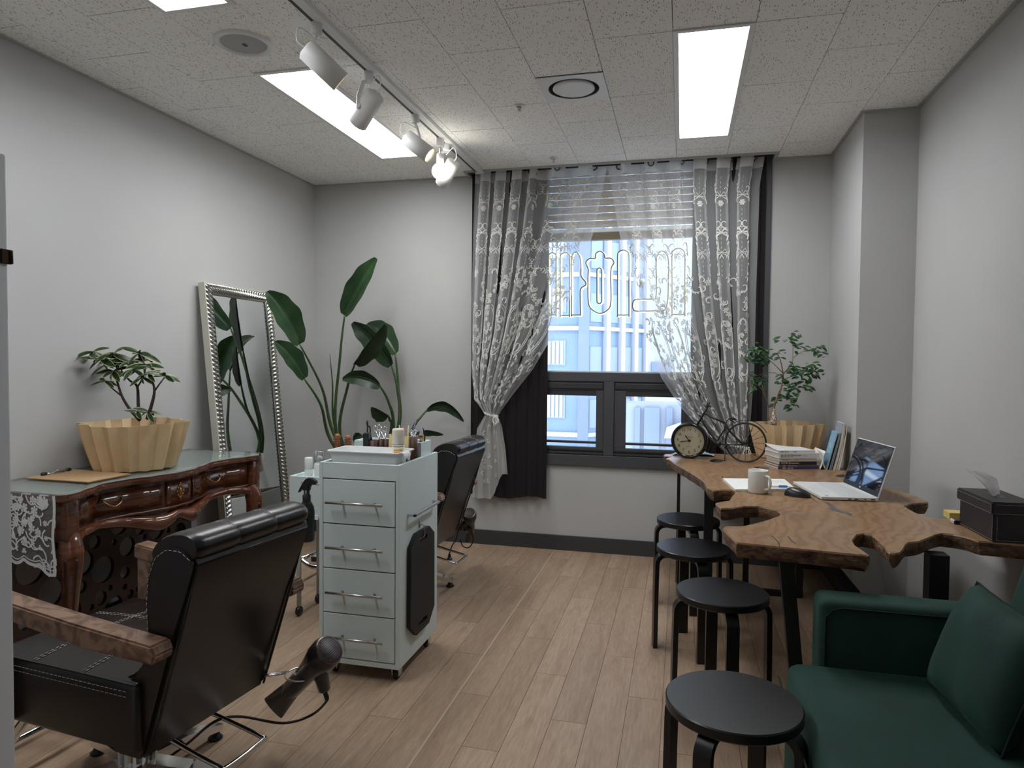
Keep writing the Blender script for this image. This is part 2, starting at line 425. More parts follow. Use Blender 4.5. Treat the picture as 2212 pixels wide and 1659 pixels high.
# ================================================================== window
wn = bpy.data.objects.new('window_1', None); COL.objects.link(wn); wn.location = (-.45, YB, .58); struct(wn); tag(wn, 'dark grey window with one large pane above two small ones')
wn.location = (-.45, YB+.05, .575)
GY = 4.545
def wb(name, boxes, m=None, bev=.003, par=None):
    b = MB()
    for q in boxes: b.box(*q, bev=bev)
    return b.build(name, m or frame_m, par or wn)
y0, y1 = 4.462, 4.60
wb('frame', [(WX0-.0, WX0+.05, y0, y1, .575, H+.11), (WX1-.05, WX1+.004, y0, y1, .575, H+.11), (WX0, WX1, y0, y1, .575, .648), (WX0, WX1, y0, y1, H+.06, H+.11)])
wb('transom', [(WX0+.05, WX1-.05, y0+.004, y1, 1.134, 1.195)])
wb('mullion', [(-.494, -.427, y0+.004, y1, .648, 1.134)])
wb('lower_wall_frame', [(WX0+.05, -.90, y0+.02, y1, .648, 1.134), (.03, WX1-.05, y0+.02, y1, .648, 1.134)])
for (a, b_, zt, zb, g0, g1) in ((-.90, -.494, 1.134, .648, -.88, -.545), (-.427, .03, 1.134, .648, -.350, .0)):
    s = wb('sash', [(a, b_, y0+.016, y0+.05, 1.075, zt), (a, b_, y0+.016, y0+.05, zb, .70), (a, g0+.0, y0+.016, y0+.05, .70, 1.075), (g1, b_, y0+.016, y0+.05, .70, 1.075)])
    wb('sash_bead', [(a+.006, b_-.006, y0+.006, y0+.02, 1.086, 1.125), (a+.01, b_-.01, y0+.02, y0+.045, .722, .738), (a+.01, b_-.01, y0+.02, y0+.046, 1.04, 1.075)], frame_d, .004, s)
    wb('track', [(a, b_, y0+.002, y0+.016, .652, .664), (a, b_, y0+.006, y0+.016, .676, .69)], frame_d, .002, s)
    wb('pane', [(g0-.002, g1+.002, GY, GY+.006, .69, 1.08)], glass_p, 0, s)
wb('pane', [(WX0+.04, WX1-.04, GY, GY+.006, 1.185, H+.07)], glass_p, 0)
wb('bead_strip', [(WX0+.05, WX1-.05, y0+.03, y0+.07, 1.195, 1.203)], mat('sill_bead', (.62, .62, .63), .4), 0)
# ---- blind drawn half way
slat_m = mat('beige_slat', (.60, .56, .51), .5)
slat_b = mat('brown_slat', (.36, .30, .22), .5)
bl = thing('venetian_blind', 'beige slatted blind half drawn at the top of the window', 'blind', (-.45, 4.50, 2.06))
z = 2.50
while z > 2.165:
    b = MB(); b.grid(lambda u, v, z=z: (-.98+1.1*u, 4.488+.011*math.sin(v*PI)+.014*v, z+.021-.042*v), 1, 5); o = b.build('slat', slat_m, bl); z -= .0475
    md = o.modifiers.new('thickness', 'SOLIDIFY'); md.thickness = .0025
b = MB(); b.box(-.98, .12, 4.485, 4.515, 2.112, 2.138, .003); b.build('light_slat', white_p, bl)
for i in range(9):
    b = MB(); b.box(-.98, .12, 4.478, 4.522, 2.062+i*.0054, 2.0655+i*.0054, .001); b.build('slat', slat_b, bl)
for x in (-.80, -.22):
    b = MB(); b.tube([(x, 4.484, 2.52), (x, 4.484, 2.07)], .0012, 5); b.build('cord', white_p, bl)
b = MB(); b.box(-.98, .12, 4.48, 4.52, 2.515, 2.545); b.build('head_rail', white_p, bl)
# ---- neon letters seen from behind
ns = thing('neon_sign', 'outlined neon letters glowing pale yellow inside the window, seen from behind', 'neon sign', (-.42, 4.53, 1.5))
def P2(px, py): q = atY(px, py, 4.525); return (q.x, q.z)
S_ = 360/1866.
def outline(name, pts, closed=True, n=6):
    q = [P2(1160+x*S_, 500+y*S_) for x, y in pts]
    q = spline([(a, 0, c) for a, c in q], n, closed)
    b = MB(); b.tube([(p.x, 4.522, p.z) for p in q], .0042, 6, closed); o = b.build(name, neon_b, ns)
    b = MB(); b.tube([(p.x+.006, 4.5285, p.z-.003) for p in q], .0062, 6, closed); b.build('glowing_tube', neon_m, o)
def bar(x0, x1, yt, yb):   # rounded top, square foot
    r = (x1-x0)/2; c = (x0+x1)/2
    pts = [(x0+8, yb), (x0, yb-8), (x0, (yt+yb)/2), (x0, yt+r*1.1)] + [(c-r*math.cos(a), yt+r-r*math.sin(a)) for a in (PI*.25, PI*.5, PI*.75)] + [(x1, yt+r*1.1), (x1, (yt+yb)/2), (x1, yb-8), (x1-8, yb)]
    return pts
outline('letter_stroke', bar(262, 365, 238, 940)); 
outline('letter_stroke', [(385, 927), (385, 600), (388, 300), (435, 232), (480, 285), (492, 400), (495, 500), (540, 560), (545, 600), (490, 645), (485, 760), (487, 927), (479, 935), (393, 935)])
outline('letter_stroke', [(650, 305), (660, 250), (706, 222), (752, 255), (765, 298), (830, 302), (862, 350), (832, 410), (826, 520), (828, 780), (800, 870), (708, 918), (610, 868), (575, 780), (572, 520), (575, 425), (548, 350), (590, 305)])
outline('letter_counter', [(672, 770), (672, 600), (672, 445), (680, 420), (698, 410), (716, 420), (725, 445), (725, 600), (725, 770), (716, 798), (698, 808), (680, 798)])
outline('letter_stroke', bar(903, 1030, 210, 935))
outline('letter_stroke', [(1070, 830), (1085, 775), (1140, 760), (1300, 757), (1330, 740), (1338, 600), (1338, 300), (1400, 220), (1468, 300), (1470, 600), (1462, 780), (1430, 880), (1350, 888), (1120, 892), (1080, 870)])
outline('letter_stroke', bar(1512, 1655, 190, 930))
outline('letter_stroke', bar(130, 215, 240, 935))
# ================================================================== outside
bfac = mottled('tower_glass', (.125, .185, .28), (.17, .235, .32), .5, .35)
bpan = mat('tower_blind', (.24, .285, .345), .7); bwhite = mat('facade_white', (.42, .42, .45), .8); bmid = mat('facade_grey', (.25, .27, .32), .8); bdk = mat('facade_bluegrey', (.16, .195, .26), .7)
tw = thing('glass_tower', 'blue glass office tower with white pilasters across the street', 'building', (-1.5, 13, -12))
cor = atY(1268, 700, 12.2); cor.z = 0; d1 = Vector((.62, .78, 0)).normalized(); n1_ = Vector((-d1.y, d1.x, 0))
def along(px):          # distance along the street front at which photo column px meets it
    d = ray(px, 700); k = cor.dot(n1_)/d.dot(n1_); return (d*k-cor).dot(d1)
Mx = basis(cor, d1, n1_, (0, 0, 1))
LF = along(1396)
b = MB(); b.box(0, LF, .0, 2., -12, 12, M=Mx); body = b.build('street_front', bfac, tw)
def zat(px, py): d = ray(px, py); k = cor.dot(n1_)/d.dot(n1_); return CZ+d.z*k
cols = [(1303, 1311), (1335, 1343), (1364, 1371), (1388, 1393)]
for a, c in cols:
    b = MB(); b.box(along(a), along(c), -.10, .05, -12, 12, M=Mx); b.build('pilaster', bwhite, body)
zb1, zb2 = zat(1290, 710), zat(1290, 595); st = zb2-zb1
for k in range(-3, 5):
    b = MB(); b.box(-.02, LF, -.05, .02, zb1+k*st-.035, zb1+k*st+.035, M=Mx); b.build('band', bwhite, body)
    for a, c in ((1274, 1298), (1313, 1333), (1345, 1362), (1373, 1386)):
        b = MB(); b.box(along(a), along(c), -.02, .02, zb1+k*st+.12, zb1+k*st+st*.66, M=Mx); b.build('window', bpan, body)
Mx2 = basis(cor+Vector((-7, .10, 0)), (1, -.0143, 0), (.0143, 1, 0), (0, 0, 1))
b = MB(); b.box(0, 7, 0, 2, -12, 12, M=Mx2); body2 = b.build('side_front', bfac, tw)
for k in range(-3, 5):
    b = MB(); b.box(0, 7.02, -.06, .02, zb1+k*st-.04, zb1+k*st+.04, M=Mx2); b.build('band', bwhite, body2)
    for x0_, x1_ in ((6.05, 6.62), (5.1, 5.7), (4.0, 4.7)):
        b = MB(); b.box(x0_, x1_, -.02, .02, zb1+k*st-st*.70, zb1+k*st-.22, M=Mx2); w_ = b.build('window', bpan, body2)
        if k in (-1, 0, 1, 2):
            for j in range(7):
                xa = x0_+.02+j*(x1_-x0_-.04)/7; b = MB(); b.box(xa, xa+.05, -.04, -.015, zb1+k*st-st*.68, zb1+k*st-.24, M=Mx2)
                o = b.build('blind_louvre', bwhite, body2)
b = MB(); b.box(6.86, 7.05, -.08, .05, -12, 12, M=Mx2); b.build('corner_pier', bdk, body2)
wb_ = thing('white_building', 'bright white building beyond the tower on the right', 'building', (5, 19, -12))
xw = atY(1392, 700, 18).x; b = MB(); b.box(xw, 12., 18, 20, -12, 12); b.build('wall', mat('facade_bright', (.55, .55, .57), .8), wb_)
q = atY(1408, 790, 17.95); b = MB(); b.box(q.x, q.x+.5, 17.93, 18.02, q.z-.35, q.z+.1); b.build('window', bmid, wb_)
lb = thing('low_annex', 'pale grey low annex with sloping parapet below the tower', 'building', (0, 10, -12))
q0, q1 = atY(1330, 868, 10.5), atY(1640, 868, 10.5)
b = MB(); b.box(q0.x, q1.x, 10.5, 11.2, -12, atY(1400, 872, 10.5).z); q = b.build('wall', bmid, lb)
for a, c in ((1372, 1382), (1392, 1424), (1440, 1452)):
    u, w_ = atY(a, 880, 10.45), atY(c, 950, 10.45); b = MB(); b.box(u.x, w_.x, 10.44, 10.52, w_.z-.3, u.z); b.build('window', bdk, q)
r0, r1, r2, r3 = atY(1435, 945, 10.2), atY(1440, 925, 10.2), atY(1600, 872, 10.2), atY(1600, 945, 10.2)
b = MB(); b.prism([(p.x, p.z) for p in (r0, r3, r2, r1)], 0, .3, M=basis((0, 10.4, 0), (1, 0, 0), (0, 0, 1), (0, -1, 0))); b.build('ramp_wall', bwhite, lb)
# ================================================================== ceiling fixtures
def panel_light(x0, x1, y0, y1, label):
    t = thing('ceiling_light', label, 'ceiling light', ((x0+x1)/2, (y0+y1)/2, H), group='ceiling light panels')
    b = MB(); f = .022
    for q in ((x0, x0+f, y0, y1), (x1-f, x1, y0, y1), (x0+f, x1-f, y0, y0+f), (x0+f, x1-f, y1-f, y1)): b.box(*q, H-.006, H+.045, .002)
    b.build('frame', white_metal, t)
    b = MB(); b.box(x0+f, x1-f, y0+f, y1-f, H+.030, H+.034); b.build('diffuser', panel_m, t)
panel_light(-1.855, -1.555, 2.672, 3.975, 'long lit ceiling panel on the left, beyond the round speaker')
panel_light(-1.855, -1.555, .84, 2.145, 'lit ceiling panel cut off by the top edge of the photo')
panel_light(-.055, .245, 2.69, 3.985, 'long lit ceiling panel on the right above the wooden table')
sp = thing('ceiling_speaker', 'round grey speaker with white rim set in the ceiling', 'speaker', (-1.715, 2.41, H))
b = MB(); b.lathe([(.088, -.002), (.092, -.010), (.104, -.013), (.112, -.008), (.113, .0)], 40, T(-1.715, 2.41, H)); b.build('rim', white_metal, sp)
gm = mottled('speaker_mesh', (.36, .36, .355), (.42, .42, .415), 700., .6)
b = MB(); b.lathe([(0, -.007), (.06, -.0065), (.090, -.004)], 40, T(-1.715, 2.41, H)); b.build('grille', gm, sp)
b = MB(); M0 = T(-1.713, 2.415, H-.0085)
for q in ((-.006, -.004, -.010, .010), (.004, .006, -.010, .010), (-.006, .006, -.010, -.008), (-.006, .006, .008, .010)): b.box(*q, -.001, .001, M=M0)
b.build('badge', black_p, sp)
df = thing('air_diffuser', 'square white ceiling vent with a round dished disc', 'vent', (-.505, 3.15, H))
def ring(cx, cy, n, r): return circ(cx, cy, r, n)
plate_holes([(-.655, 3.001), (-.355, 3.001), (-.355, 3.299), (-.655, 3.299)], [circ(-.505, 3.15, .117, 40)], .004, 'plate', white_metal, df, T(0, 0, H-.002))
b = MB(); b.lathe([(.117, -.004), (.117, .03), (.0, .03)], 40, T(-.505, 3.15, H)); b.build('throat', mat('vent_dark', (.05, .05, .05), .8), df)
b = MB(); b.lathe([(.094, .004), (.097, -.004), (.09, -.008), (.05, -.002), (0, .002)], 40, T(-.505, 3.15, H)); b.build('disc', white_metal, df)
def sprinkler(p, label):
    t = thing('sprinkler', label, 'sprinkler', (p.x, p.y, H), group='sprinkler heads')
    b = MB(); b.lathe([(.0, -.001), (.026, -.001), (.026, -.004), (.012, -.008)], 20, T(p.x, p.y, H)); b.build('rosette', white_metal, t)
    b = MB(); b.lathe([(.008, -.004), (.009, -.018), (.004, -.022), (.010, -.025), (.010, -.027), (0, -.027)], 12, T(p.x, p.y, H)); b.build('head', steel, t)
sprinkler(atZ(1122, 228, H), 'small sprinkler head beside the round ceiling vent'); sprinkler(atZ(1196, 341, H), 'small sprinkler head just above the curtain')
# ---- track and spotlights
TX = -1.322
tr = thing('light_track', 'long white light track running along the ceiling to the window', 'light track', (TX, 2.7, H))
b = MB(); b.box(TX-.008, TX+.030, YF+.3, 4.365, H-.018, H, .001); b.box(TX-.008, TX-.026, YF+.3, 4.365, H-.006, H-.001); b.build('rail', white_metal, tr)
b = MB(); b.box(TX-.024, TX-.0085, YF+.3, 4.33, H-.016, H-.007); b.build('slot', mat('track_slot', (.05, .04, .035), .5), tr)
b = MB(); b.box(TX-.028, TX+.032, 4.345, 4.372, H-.02, H, .002); b.build('end_cap', white_metal, tr)
def spotlight(px, py, head, label, lit=0, side=1, cable=True):
    """adapter hanging from the track at photo point (px, py); head = (centre offset, direction)"""
    q = atZ(px, py, H-.02); x, y = TX-.012, q.y
    t = thing('track_spotlight', label, 'spotlight', (x, y, H-.02), group='white track spotlights')
    b = MB(); b.lathe([(0, 0), (.019, 0), (.021, -.006), (.021, -.045), (.018, -.052), (0, -.052)], 20, T(x, y, H-.006)); b.build('adapter', white_metal, t)
    c = Vector((x, y, H-.058-.085)) + Vector(head[0]); d = Vector(head[1]).normalized()
    px_ = d.cross(Vector((0, 0, 1))).normalized()*side
    # bracket from the adapter down the side of the head
    b = MB(); a = Vector((x, y, H-.058)); e = c+px_*.045
    b.tube([a, a+px_*.030+Vector((0, 0, -.012)), e+Vector((0, 0, .04)), e], .009, flat=(.35, 1.)); b.build('bracket', white_metal, t)
    b = MB(); b.lathe([(0, 0), (.013, 0), (.013, .006), (0, .008)], 16, frame(e-px_*.002, px_)); b.build('pivot', white_metal, t)
    L = .082; Mx = frame(c-d*L, d)
    b = MB(); b.lathe([(0, .0), (.026, .0), (.041, .008), (.041, 2*L), (.038, 2*L), (.038, 2*L-.02)], 28, Mx); hd = b.build('head', white_metal, t)
    b = MB(); b.lathe([(0, 2*L-.012), (.038, 2*L-.012)], 24, Mx); b.build('lens', lens_m if lit else mat('lens_glass', (.5, .5, .48), .2), hd)
    if cable:
        k = c-d*L
        b = MB(); b.tube(spline([a+Vector((0, 0, -.02)), (a+k)/2-d*.05+Vector((0, 0, .01)), k-d*.035, k-d*.002], 6), .0028, 6); b.build('cable', white_p, t)
    if lit:
        ld = bpy.data.lights.new('spot_beam', 'SPOT'); ld.energy = lit; ld.color = (1, .80, .56); ld.spot_size = 1.3; ld.spot_blend = .6; ld.shadow_soft_size = .03
        lo = bpy.data.objects.new('spot_beam', ld); COL.objects.link(lo); lo.matrix_world = frame(c+d*(L+.004), -d)
    return t
spotlight(692, 52, ((.030, -.005, -.03), (.60, .52, -.60)), 'white track spotlight nearest the camera, aimed to the right', 2, -1)
spotlight(800, 157, ((-.008, .0, -.03), (-.70, .35, -.62)), 'white track spotlight aimed left in front of the lit panel', 1.5, -1)
spotlight(902, 250, ((.015, .0, -.03), (.78, .05, -.60)), 'white track spotlight with glowing warm lens aimed right', 2.5, -1)
spotlight(970, 312, ((.0, .03, -.03), (-.62, .5, -.62)), 'white track spotlight half hidden behind the globe bulb', 1.5, -1)
q = atZ(957, 300, H-.02); gx, gy = TX-.012, q.y
gb = thing('globe_lamp', 'bright bare globe bulb hanging from the light track', 'lamp', (gx, gy, H-.02), group=None)
b = MB(); b.box(gx-.016, gx+.016, gy-.02, gy+.02, H-.065, H-.008, .003); b.build('adapter', white_metal, gb)
b = MB(); b.lathe([(.0055, 0), (.0055, -.045)], 12, T(gx, gy, H-.06)); b.build('stem', chrome, gb)
b = MB(); b.lathe([(0, 0), (.016, 0), (.020, -.006), (.021, -.055), (.017, -.058)], 20, T(gx, gy, H-.10)); b.build('socket', white_metal, gb)
b = MB(); b.lathe([(.012, .006), (.02, -.002)]+[(.046*math.sin(a), -.040+.046*math.cos(a)) for a in np.linspace(.45, PI, 12)], 24, T(gx, gy, H-.158)); b.build('bulb', bulb_m, gb)
# ================================================================== curtains
def interp(tab, v):
    for (a, x), (b_, y) in zip(tab, tab[1:]):
        if v <= b_: t = (v-a)/(b_-a) if b_ > a else 0; t = t*t*(3-2*t)*.35+t*.65; return x+(y-x)*t
    return tab[-1][1]
def px_edge(tab, Y):   # photo edge -> list of (z, x)
    out = []
    for px, py in tab: q = atY(px, py, Y); out.append((q.z, q.x))
    return out
def by_z(tab, z):
    tab = sorted(tab)
    if z <= tab[0][0]: return tab[0][1]
    for (a, x), (b_, y) in zip(tab, tab[1:]):
        if z <= b_: return x+(y-x)*(z-a)/(b_-a)
    return tab[-1][1]
class Sheer:
    def __init__(s, left, right, ztop, zbot, folds, ztie, Y=4.40, amp=.032, dense=None, omega=None):
        s.L = px_edge(left, Y); s.R = px_edge(right, Y); s.zt, s.zb, s.n, s.ztie, s.Y, s.amp = ztop, zbot, folds, ztie, Y, amp; s.dense = dense or (lambda u: u); s.om = omega or (lambda u: -.004)
    def p(s, u, v, off=0):
        z = s.zt+(s.zb-s.zt)*v
        xl, xr = by_z(s.L, z), by_z(s.R, z); w = s.dense(u)
        a = s.amp*min(1., (xr-xl)/.5+.25)
        ph = 2*PI*s.n*u
        y = s.Y + a*math.sin(ph+.5*math.sin(3*v)) + .25*a*math.sin(2.3*ph+1+v*2)
        x = xl+(xr-xl)*w - s.om(u)*min(1, (xr-xl)*1.3)*math.sin(2*ph+.35*math.sin(2.5*v+5*u))
        if v < .02: y = s.Y+a*.9*math.sin(ph)
        return Vector((x, y-off, z))
def motif_ribbon(b, S, pts, w, off=.0035):
    """embroidered stroke lying on the cloth; pts in (u, v), width in metres"""
    P = [S.p(u, v, off) for u, v in pts]; vs = []; n = len(P)
    for i, q in enumerate(P):
        d = P[min(n-1, i+1)]-P[max(0, i-1)]; d = Vector((d.x, 0, d.z))
        if d.length < 1e-7: d = Vector((1, 0, 0))
        d.normalize(); s = Vector((-d.z, 0, d.x))*(w*(.5 if i in (0, n-1) else 1))/2
        vs += [q+s, q-s]
    b.verts(vs, [(2*i, 2*i+1, 2*i+3, 2*i+2) for i in range(n-1)])
def petal_flower(b, S, u, v, r, du, dv, n=5, a0=0.):
    c = S.p(u, v, .004)
    for k in range(n):
        a = a0+2*PI*k/n; pts = [c]
        for da, rr in ((-.45, .55), (-.38, .9), (0, 1.05), (.38, .9), (.45, .55)):
            pts.append(S.p(u+r*rr*math.cos(a+da)*du, v-r*rr*math.sin(a+da)*dv, .004))
        b.verts(pts, [tuple(range(len(pts)))])
def scroll(b, S, u, v, r, du, dv, flip=1, turn=0., w=.004):
    pts = []
    for i in range(17):
        t = i/16; a = turn+flip*(t*4.6); rr = r*(1-.8*t)
        pts.append((u+(rr*math.cos(a))*du, v-(rr*math.sin(a))*dv))
    motif_ribbon(b, S, pts, w)
    for k in range(5):
        t = .04+.08*k; a = turn+flip*(t*4.6); rr = r*(1-.8*t)
        x, y = u+rr*math.cos(a)*du, v-rr*math.sin(a)*dv; x2, y2 = u+rr*1.4*math.cos(a+.25*flip)*du, v-rr*1.4*math.sin(a+.25*flip)*dv
        motif_ribbon(b, S, [(x, y), ((x+x2)/2, (y+y2)/2), (x2, y2)], w*1.1)
def embroider(S, cols, dus, vs):
    """chains of ornaments down the cloth; du, dv turn metres into cloth units"""
    b = MB(); dv = 1/abs(S.zt-S.zb); rnd = random.Random(3)
    for ci, u in enumerate(cols):
        du = dus[ci]; v = .095
        while v < vs:                                    # dotted chain
            motif_ribbon(b, S, [(u, v), (u, v+.007)], .0045); v += .015
        for v in (.115, .405):                            # paired scrolls
            if v > vs: continue
            for f in (-1, 1):
                scroll(b, S, u+f*.055*du, v, .045, du, dv, -f, PI/2+f*.2); scroll(b, S, u+f*.028*du, v+.02, .020, du, dv, f, -PI/2)
        for v in (.155, .34): 
            for f in (-1, 1):
                for k in range(3): motif_ribbon(b, S, [(u, v), (u+f*(.02+.012*k)*du, v-.012*(1-k)), (u+f*(.035+.006*k)*du, v+.012*k)], .006)
        petal_flower(b, S, u, .18, .018, du, dv, 6)
        for f in (-1, 1):                                # heart of scrolls with leaves
            scroll(b, S, u+f*.022*du, .245, .03, du, dv, -f, -PI/2+f*.5, .0055)
            for k in range(3): motif_ribbon(b, S, [(u, .275), (u+f*(.02+.012*k)*du, .262+.012*k), (u+f*(.045-.006*k)*du, .268+.016*k)], .012)
            scroll(b, S, u+f*.05*du, .315, .045, du, dv, f, -PI/2, .0055)
            for k in range(5): motif_ribbon(b, S, [(u+f*.02*k*du, .345-.008*k*k*.3), (u+f*(.02*k+.012)*du, .36-.007*k*k*.4)], .008)
        # garland of blossoms
        for k in range(70):
            t = k/70; v = .43+.53*t; s = math.sin(t*13+ci)*.07+rnd.uniform(-.05, .05)
            petal_flower(b, S, min(.985, max(.015, u+s*du)), v+rnd.uniform(-.012, .012), rnd.uniform(.011, .019), du, dv, 5, rnd.uniform(0, 2))
            if k % 3 == 0:
                f = 1 if k % 2 else -1
                scroll(b, S, min(.97, max(.03, u+(s+f*.05)*du)), v, rnd.uniform(.022, .038), du, dv, f, rnd.uniform(0, 6), .006)
        for f in (-1, 1):                                # oval medallion
            motif_ribbon(b, S, [(u+f*.075*math.sin(a)*du, .66-.10*math.cos(a)) for a in np.linspace(.1, PI-.1, 22)], .005)
            motif_ribbon(b, S, [(u+f*.062*math.sin(a)*du, .66-.088*math.cos(a)) for a in np.linspace(.1, PI-.1, 22)], .004)
    return b
# left sheer
tl = thing('sheer_curtain', 'white embroidered sheer curtain on the left, gathered by pearl beads', 'curtain', (-1.2, 4.40, .33), group='sheer curtains')
SL = Sheer([(1026, 380), (1020, 500), (1017, 650), (1017, 800), (1024, 862), (1046, 893)], [(1311, 362), (1283, 500), (1240, 625), (1198, 720), (1150, 800), (1110, 850), (1078, 893)],
           2.575, .905, 6.5, .905, dense=lambda u: (u*.8 if u < .62 else .496+(u-.62)*1.326)+0*u, omega=lambda u: .021*min(1, u*9) if u < .48 else max(.003, .021-.018*(u-.48)/.14))
b = MB(); b.grid(lambda u, v: SL.p(u, v), 150, 60); bodyL = b.build('cloth', sheer, tl)
b = MB(); b.grid(lambda u, v: SL.p(u, v*.072, .0015), 150, 2); b.build('heading', sheer_hem, tl)
bm_ = embroider(SL, (.115, .269, .423, .60, .72, .86), (.43, .43, .43, .6, .8, .8), .42); bm_.build('embroidery', embro, bodyL)['kind'] = 'stuff'
ST = Sheer([(1047, 897), (1030, 925), (1022, 1000), (1020, 1078)], [(1074, 897), (1084, 930), (1092, 1000), (1096, 1078)], .90, .335, 3.5, .9, 4.395, .022)
def tail(u, v):
    q = ST.p(u, v); 
    q.z = .90-(.90-.335)*v*(1 if u < .55 else (1-.30*min(1, (u-.55)/.3))); return q
b = MB(); b.grid(tail, 50, 24); tlc = b.build('tail', sheer_mat('sheer_gathered', (.84, .84, .81), .62, .35), tl)
b = MB()
for k in range(9):
    c = tail(.3+.4*(k % 2), .12+.095*k); 
    petal_flower(b, ST, .35+.35*(k % 2), .12+.085*k, .017, 3., 1/.56, 5, k)
    scroll(b, ST, .5-.2*(k % 2), .15+.08*k, .02, 3., 1/.56, 1, k, .005)
b.build('embroidery', embro, tlc)['kind'] = 'stuff'
# right sheer
tr_ = thing('sheer_curtain', 'white embroidered sheer curtain on the right, drawn towards the potted tree', 'curtain', (.35, 4.40, .72), group='sheer curtains')
SR = Sheer([(1313, 362), (1333, 480), (1358, 600), (1393, 720), (1428, 815), (1470, 880), (1520, 935), (1575, 985)], [(1652, 338), (1641, 400), (1634, 600), (1629, 800), (1622, 900), (1612, 985)],
           2.578, .70, 6.5, .70, dense=lambda u: (u*1.06 if u < .5 else .53+(u-.5)*.94), omega=lambda u: .003 if u < .42 else min(.021, .003+.018*(u-.42)/.12)*min(1, (1-u)*9))
b = MB(); b.grid(lambda u, v: SR.p(u, v), 150, 60); bodyR = b.build('cloth', sheer, tr_)
b = MB(); b.grid(lambda u, v: SR.p(u, v*.066, .0015), 150, 2); b.build('heading', sheer_hem, tr_)
bm_ = embroider(SR, (.12, .26, .40, .577, .731, .885), (.8, .8, .8, .43, .43, .43), .42); bm_.build('embroidery', embro, bodyR)['kind'] = 'stuff'
# eyelets
for S, t, us in ((SL, tl, (.52, .73, .93)), (SR, tr_, (.07, .27, .45, .62, .77, .92))):
    for u in us:
        c = S.p(u, .040, .004)
        b = MB(); b.tube([(c.x+.017*math.cos(a), c.y, c.z+.006+.017*math.sin(a)) for a in np.linspace(0, 2*PI, 20)[:-1]], .0045, 6, True); b.build('eyelet', mat('eyelet_bronze', (.13, .11, .09), .3, 1.), t)
# curtain rod in the box
rod = thing('curtain_rod', 'thin curtain rod hidden in the ceiling recess above the window', 'rod', (-.45, 4.40, H+.0)); b = MB(); b.tube([(-1.40, 4.40, 2.520), (.51, 4.40, 2.520)], .006, 8); b.build('rod', black_s, rod)
# velvet curtains
def velvet_curtain(xa, xb, zb, folds, label, ph, shift=0.):
    t = thing('velvet_curtain', label, 'curtain', ((xa+xb)/2, 4.447, zb), group='dark velvet curtains')
    def f(u, v):
        z = 2.59+(zb-2.59)*v+.012*math.sin(9*u+ph)*v
        x = xa+(xb-xa)*u + (shift*max(0, (v-.6)/.4)*(1-u))
        a = .016*(.6+.4*v); return (x+.006*math.sin(4*PI*folds*u+ph), 4.441+a*math.sin(2*PI*folds*u+ph+.3*math.sin(5*v))*.75, z)
    b = MB(); b.grid(f, 120, 24); o = b.build('cloth', velvet, t); return t
velvet_curtain(-1.40, -.868, .345, 7, 'dark velvet curtain on the left behind the sheer curtain', .4)
velvet_curtain(.045, .475, .345, 6, 'dark velvet curtain on the right beside the potted tree', 1.2, .12)
# pearl tiebacks
def pearls(label, c, rx, tails, drop):
    t = thing('pearl_tieback', label, 'tieback', c)
    b = MB(); n = 26
    for row in (0, 1):
        for i in range(n):
            a = 2*PI*i/n; b.ball((c[0]+rx*math.cos(a), c[1]+.034*math.sin(a), c[2]+.006*row+.010*math.cos(a)*-1), .0045, 8, 6)
    b.build('band', pearl, t)
    b = MB(); s = Vector((c[0]+rx*.8, c[1]-.03, c[2]-.008))
    for k in tails:
        for i in range(12):
            a = i/11*PI*1.1; b.ball(s+Vector((k*.024*math.sin(a), -.003, -.0225*(1-math.cos(a))*drop)), .0042, 8, 6)
    for k in (-.4, .2):
        for i in range(8): b.ball(s+Vector((k*.02, -.004, -.007*i*drop-.006)), .0036, 8, 6)
    b.build('bow', pearl, t)
q = atY(1061, 897, 4.39); pearls('string of pearl beads tied round the left sheer curtain', (q.x, 4.395, q.z), .045, (1., .6, -.7), 1.)
q = atY(1596, 972, 4.385); pearls('white bead tieback on the right sheer curtain behind the bicycle clock', (q.x, 4.385, q.z+.02), .06, (-1., .5, .8), 1.3)
# ================================================================== console table on the left wall
mahog = mat('mahogany', (.075, .022, .010), .16, spec=.5, coat=.5, coatr=.08)
v = geo_coords(mahog, (1., 1., 6.)); nn = noise(mahog, v, 7., 5, .6, .8)
rr_ = ramp(mahog, nn.outputs['Fac'], [(.3, (.055, .016, .008)), (.55, (.11, .035, .015)), (.8, (.17, .062, .026))]); lk(mahog, rr_.outputs[0], bsdf(mahog).inputs['Base Color'])
mahog_d = mat('dark_mahogany', (.022, .008, .006), .22, spec=.5)
FR = [(2.0, -2.165), (2.06, -2.175), (2.14, -2.205), (2.24, -2.235), (2.34, -2.22), (2.44, -2.175), (2.54, -2.145), (2.64, -2.145), (2.74, -2.175), (2.86, -2.21), (2.96, -2.20), (3.06, -2.16), (3.12, -2.14), (3.17, -2.145)]
def fx(y):
    if y <= FR[0][0]: return FR[0][1]
    for (a, p), (b_, q) in zip(FR, FR[1:]):
        if y <= b_:
            t = (y-a)/(b_-a); t = t*t*(3-2*t); return p+(q-p)*t
    return FR[-1][1]
ct = thing('console_table', 'polished mahogany console table with curved front and two drawers', 'console table', (-2.38, 2.58, 0))
XW = XL+.008; CTZ = .765
ys = [1.99+i*(3.175-1.99)/60 for i in range(61)]
outl = [(XW, ys[0])] + [(fx(y)-(.03 if i in (0, 60) else (.008 if i in (1, 59) else 0)), y) for i, y in enumerate(ys)] + [(XW, ys[-1])]
b = MB(); b.prism(outl, CTZ-.032, CTZ-.012, bev=.004); b.prism([(x-.01 if x > XW else x, y) for x, y in outl], CTZ-.012, CTZ-.0065); soft(b.build('top', mahog, ct))
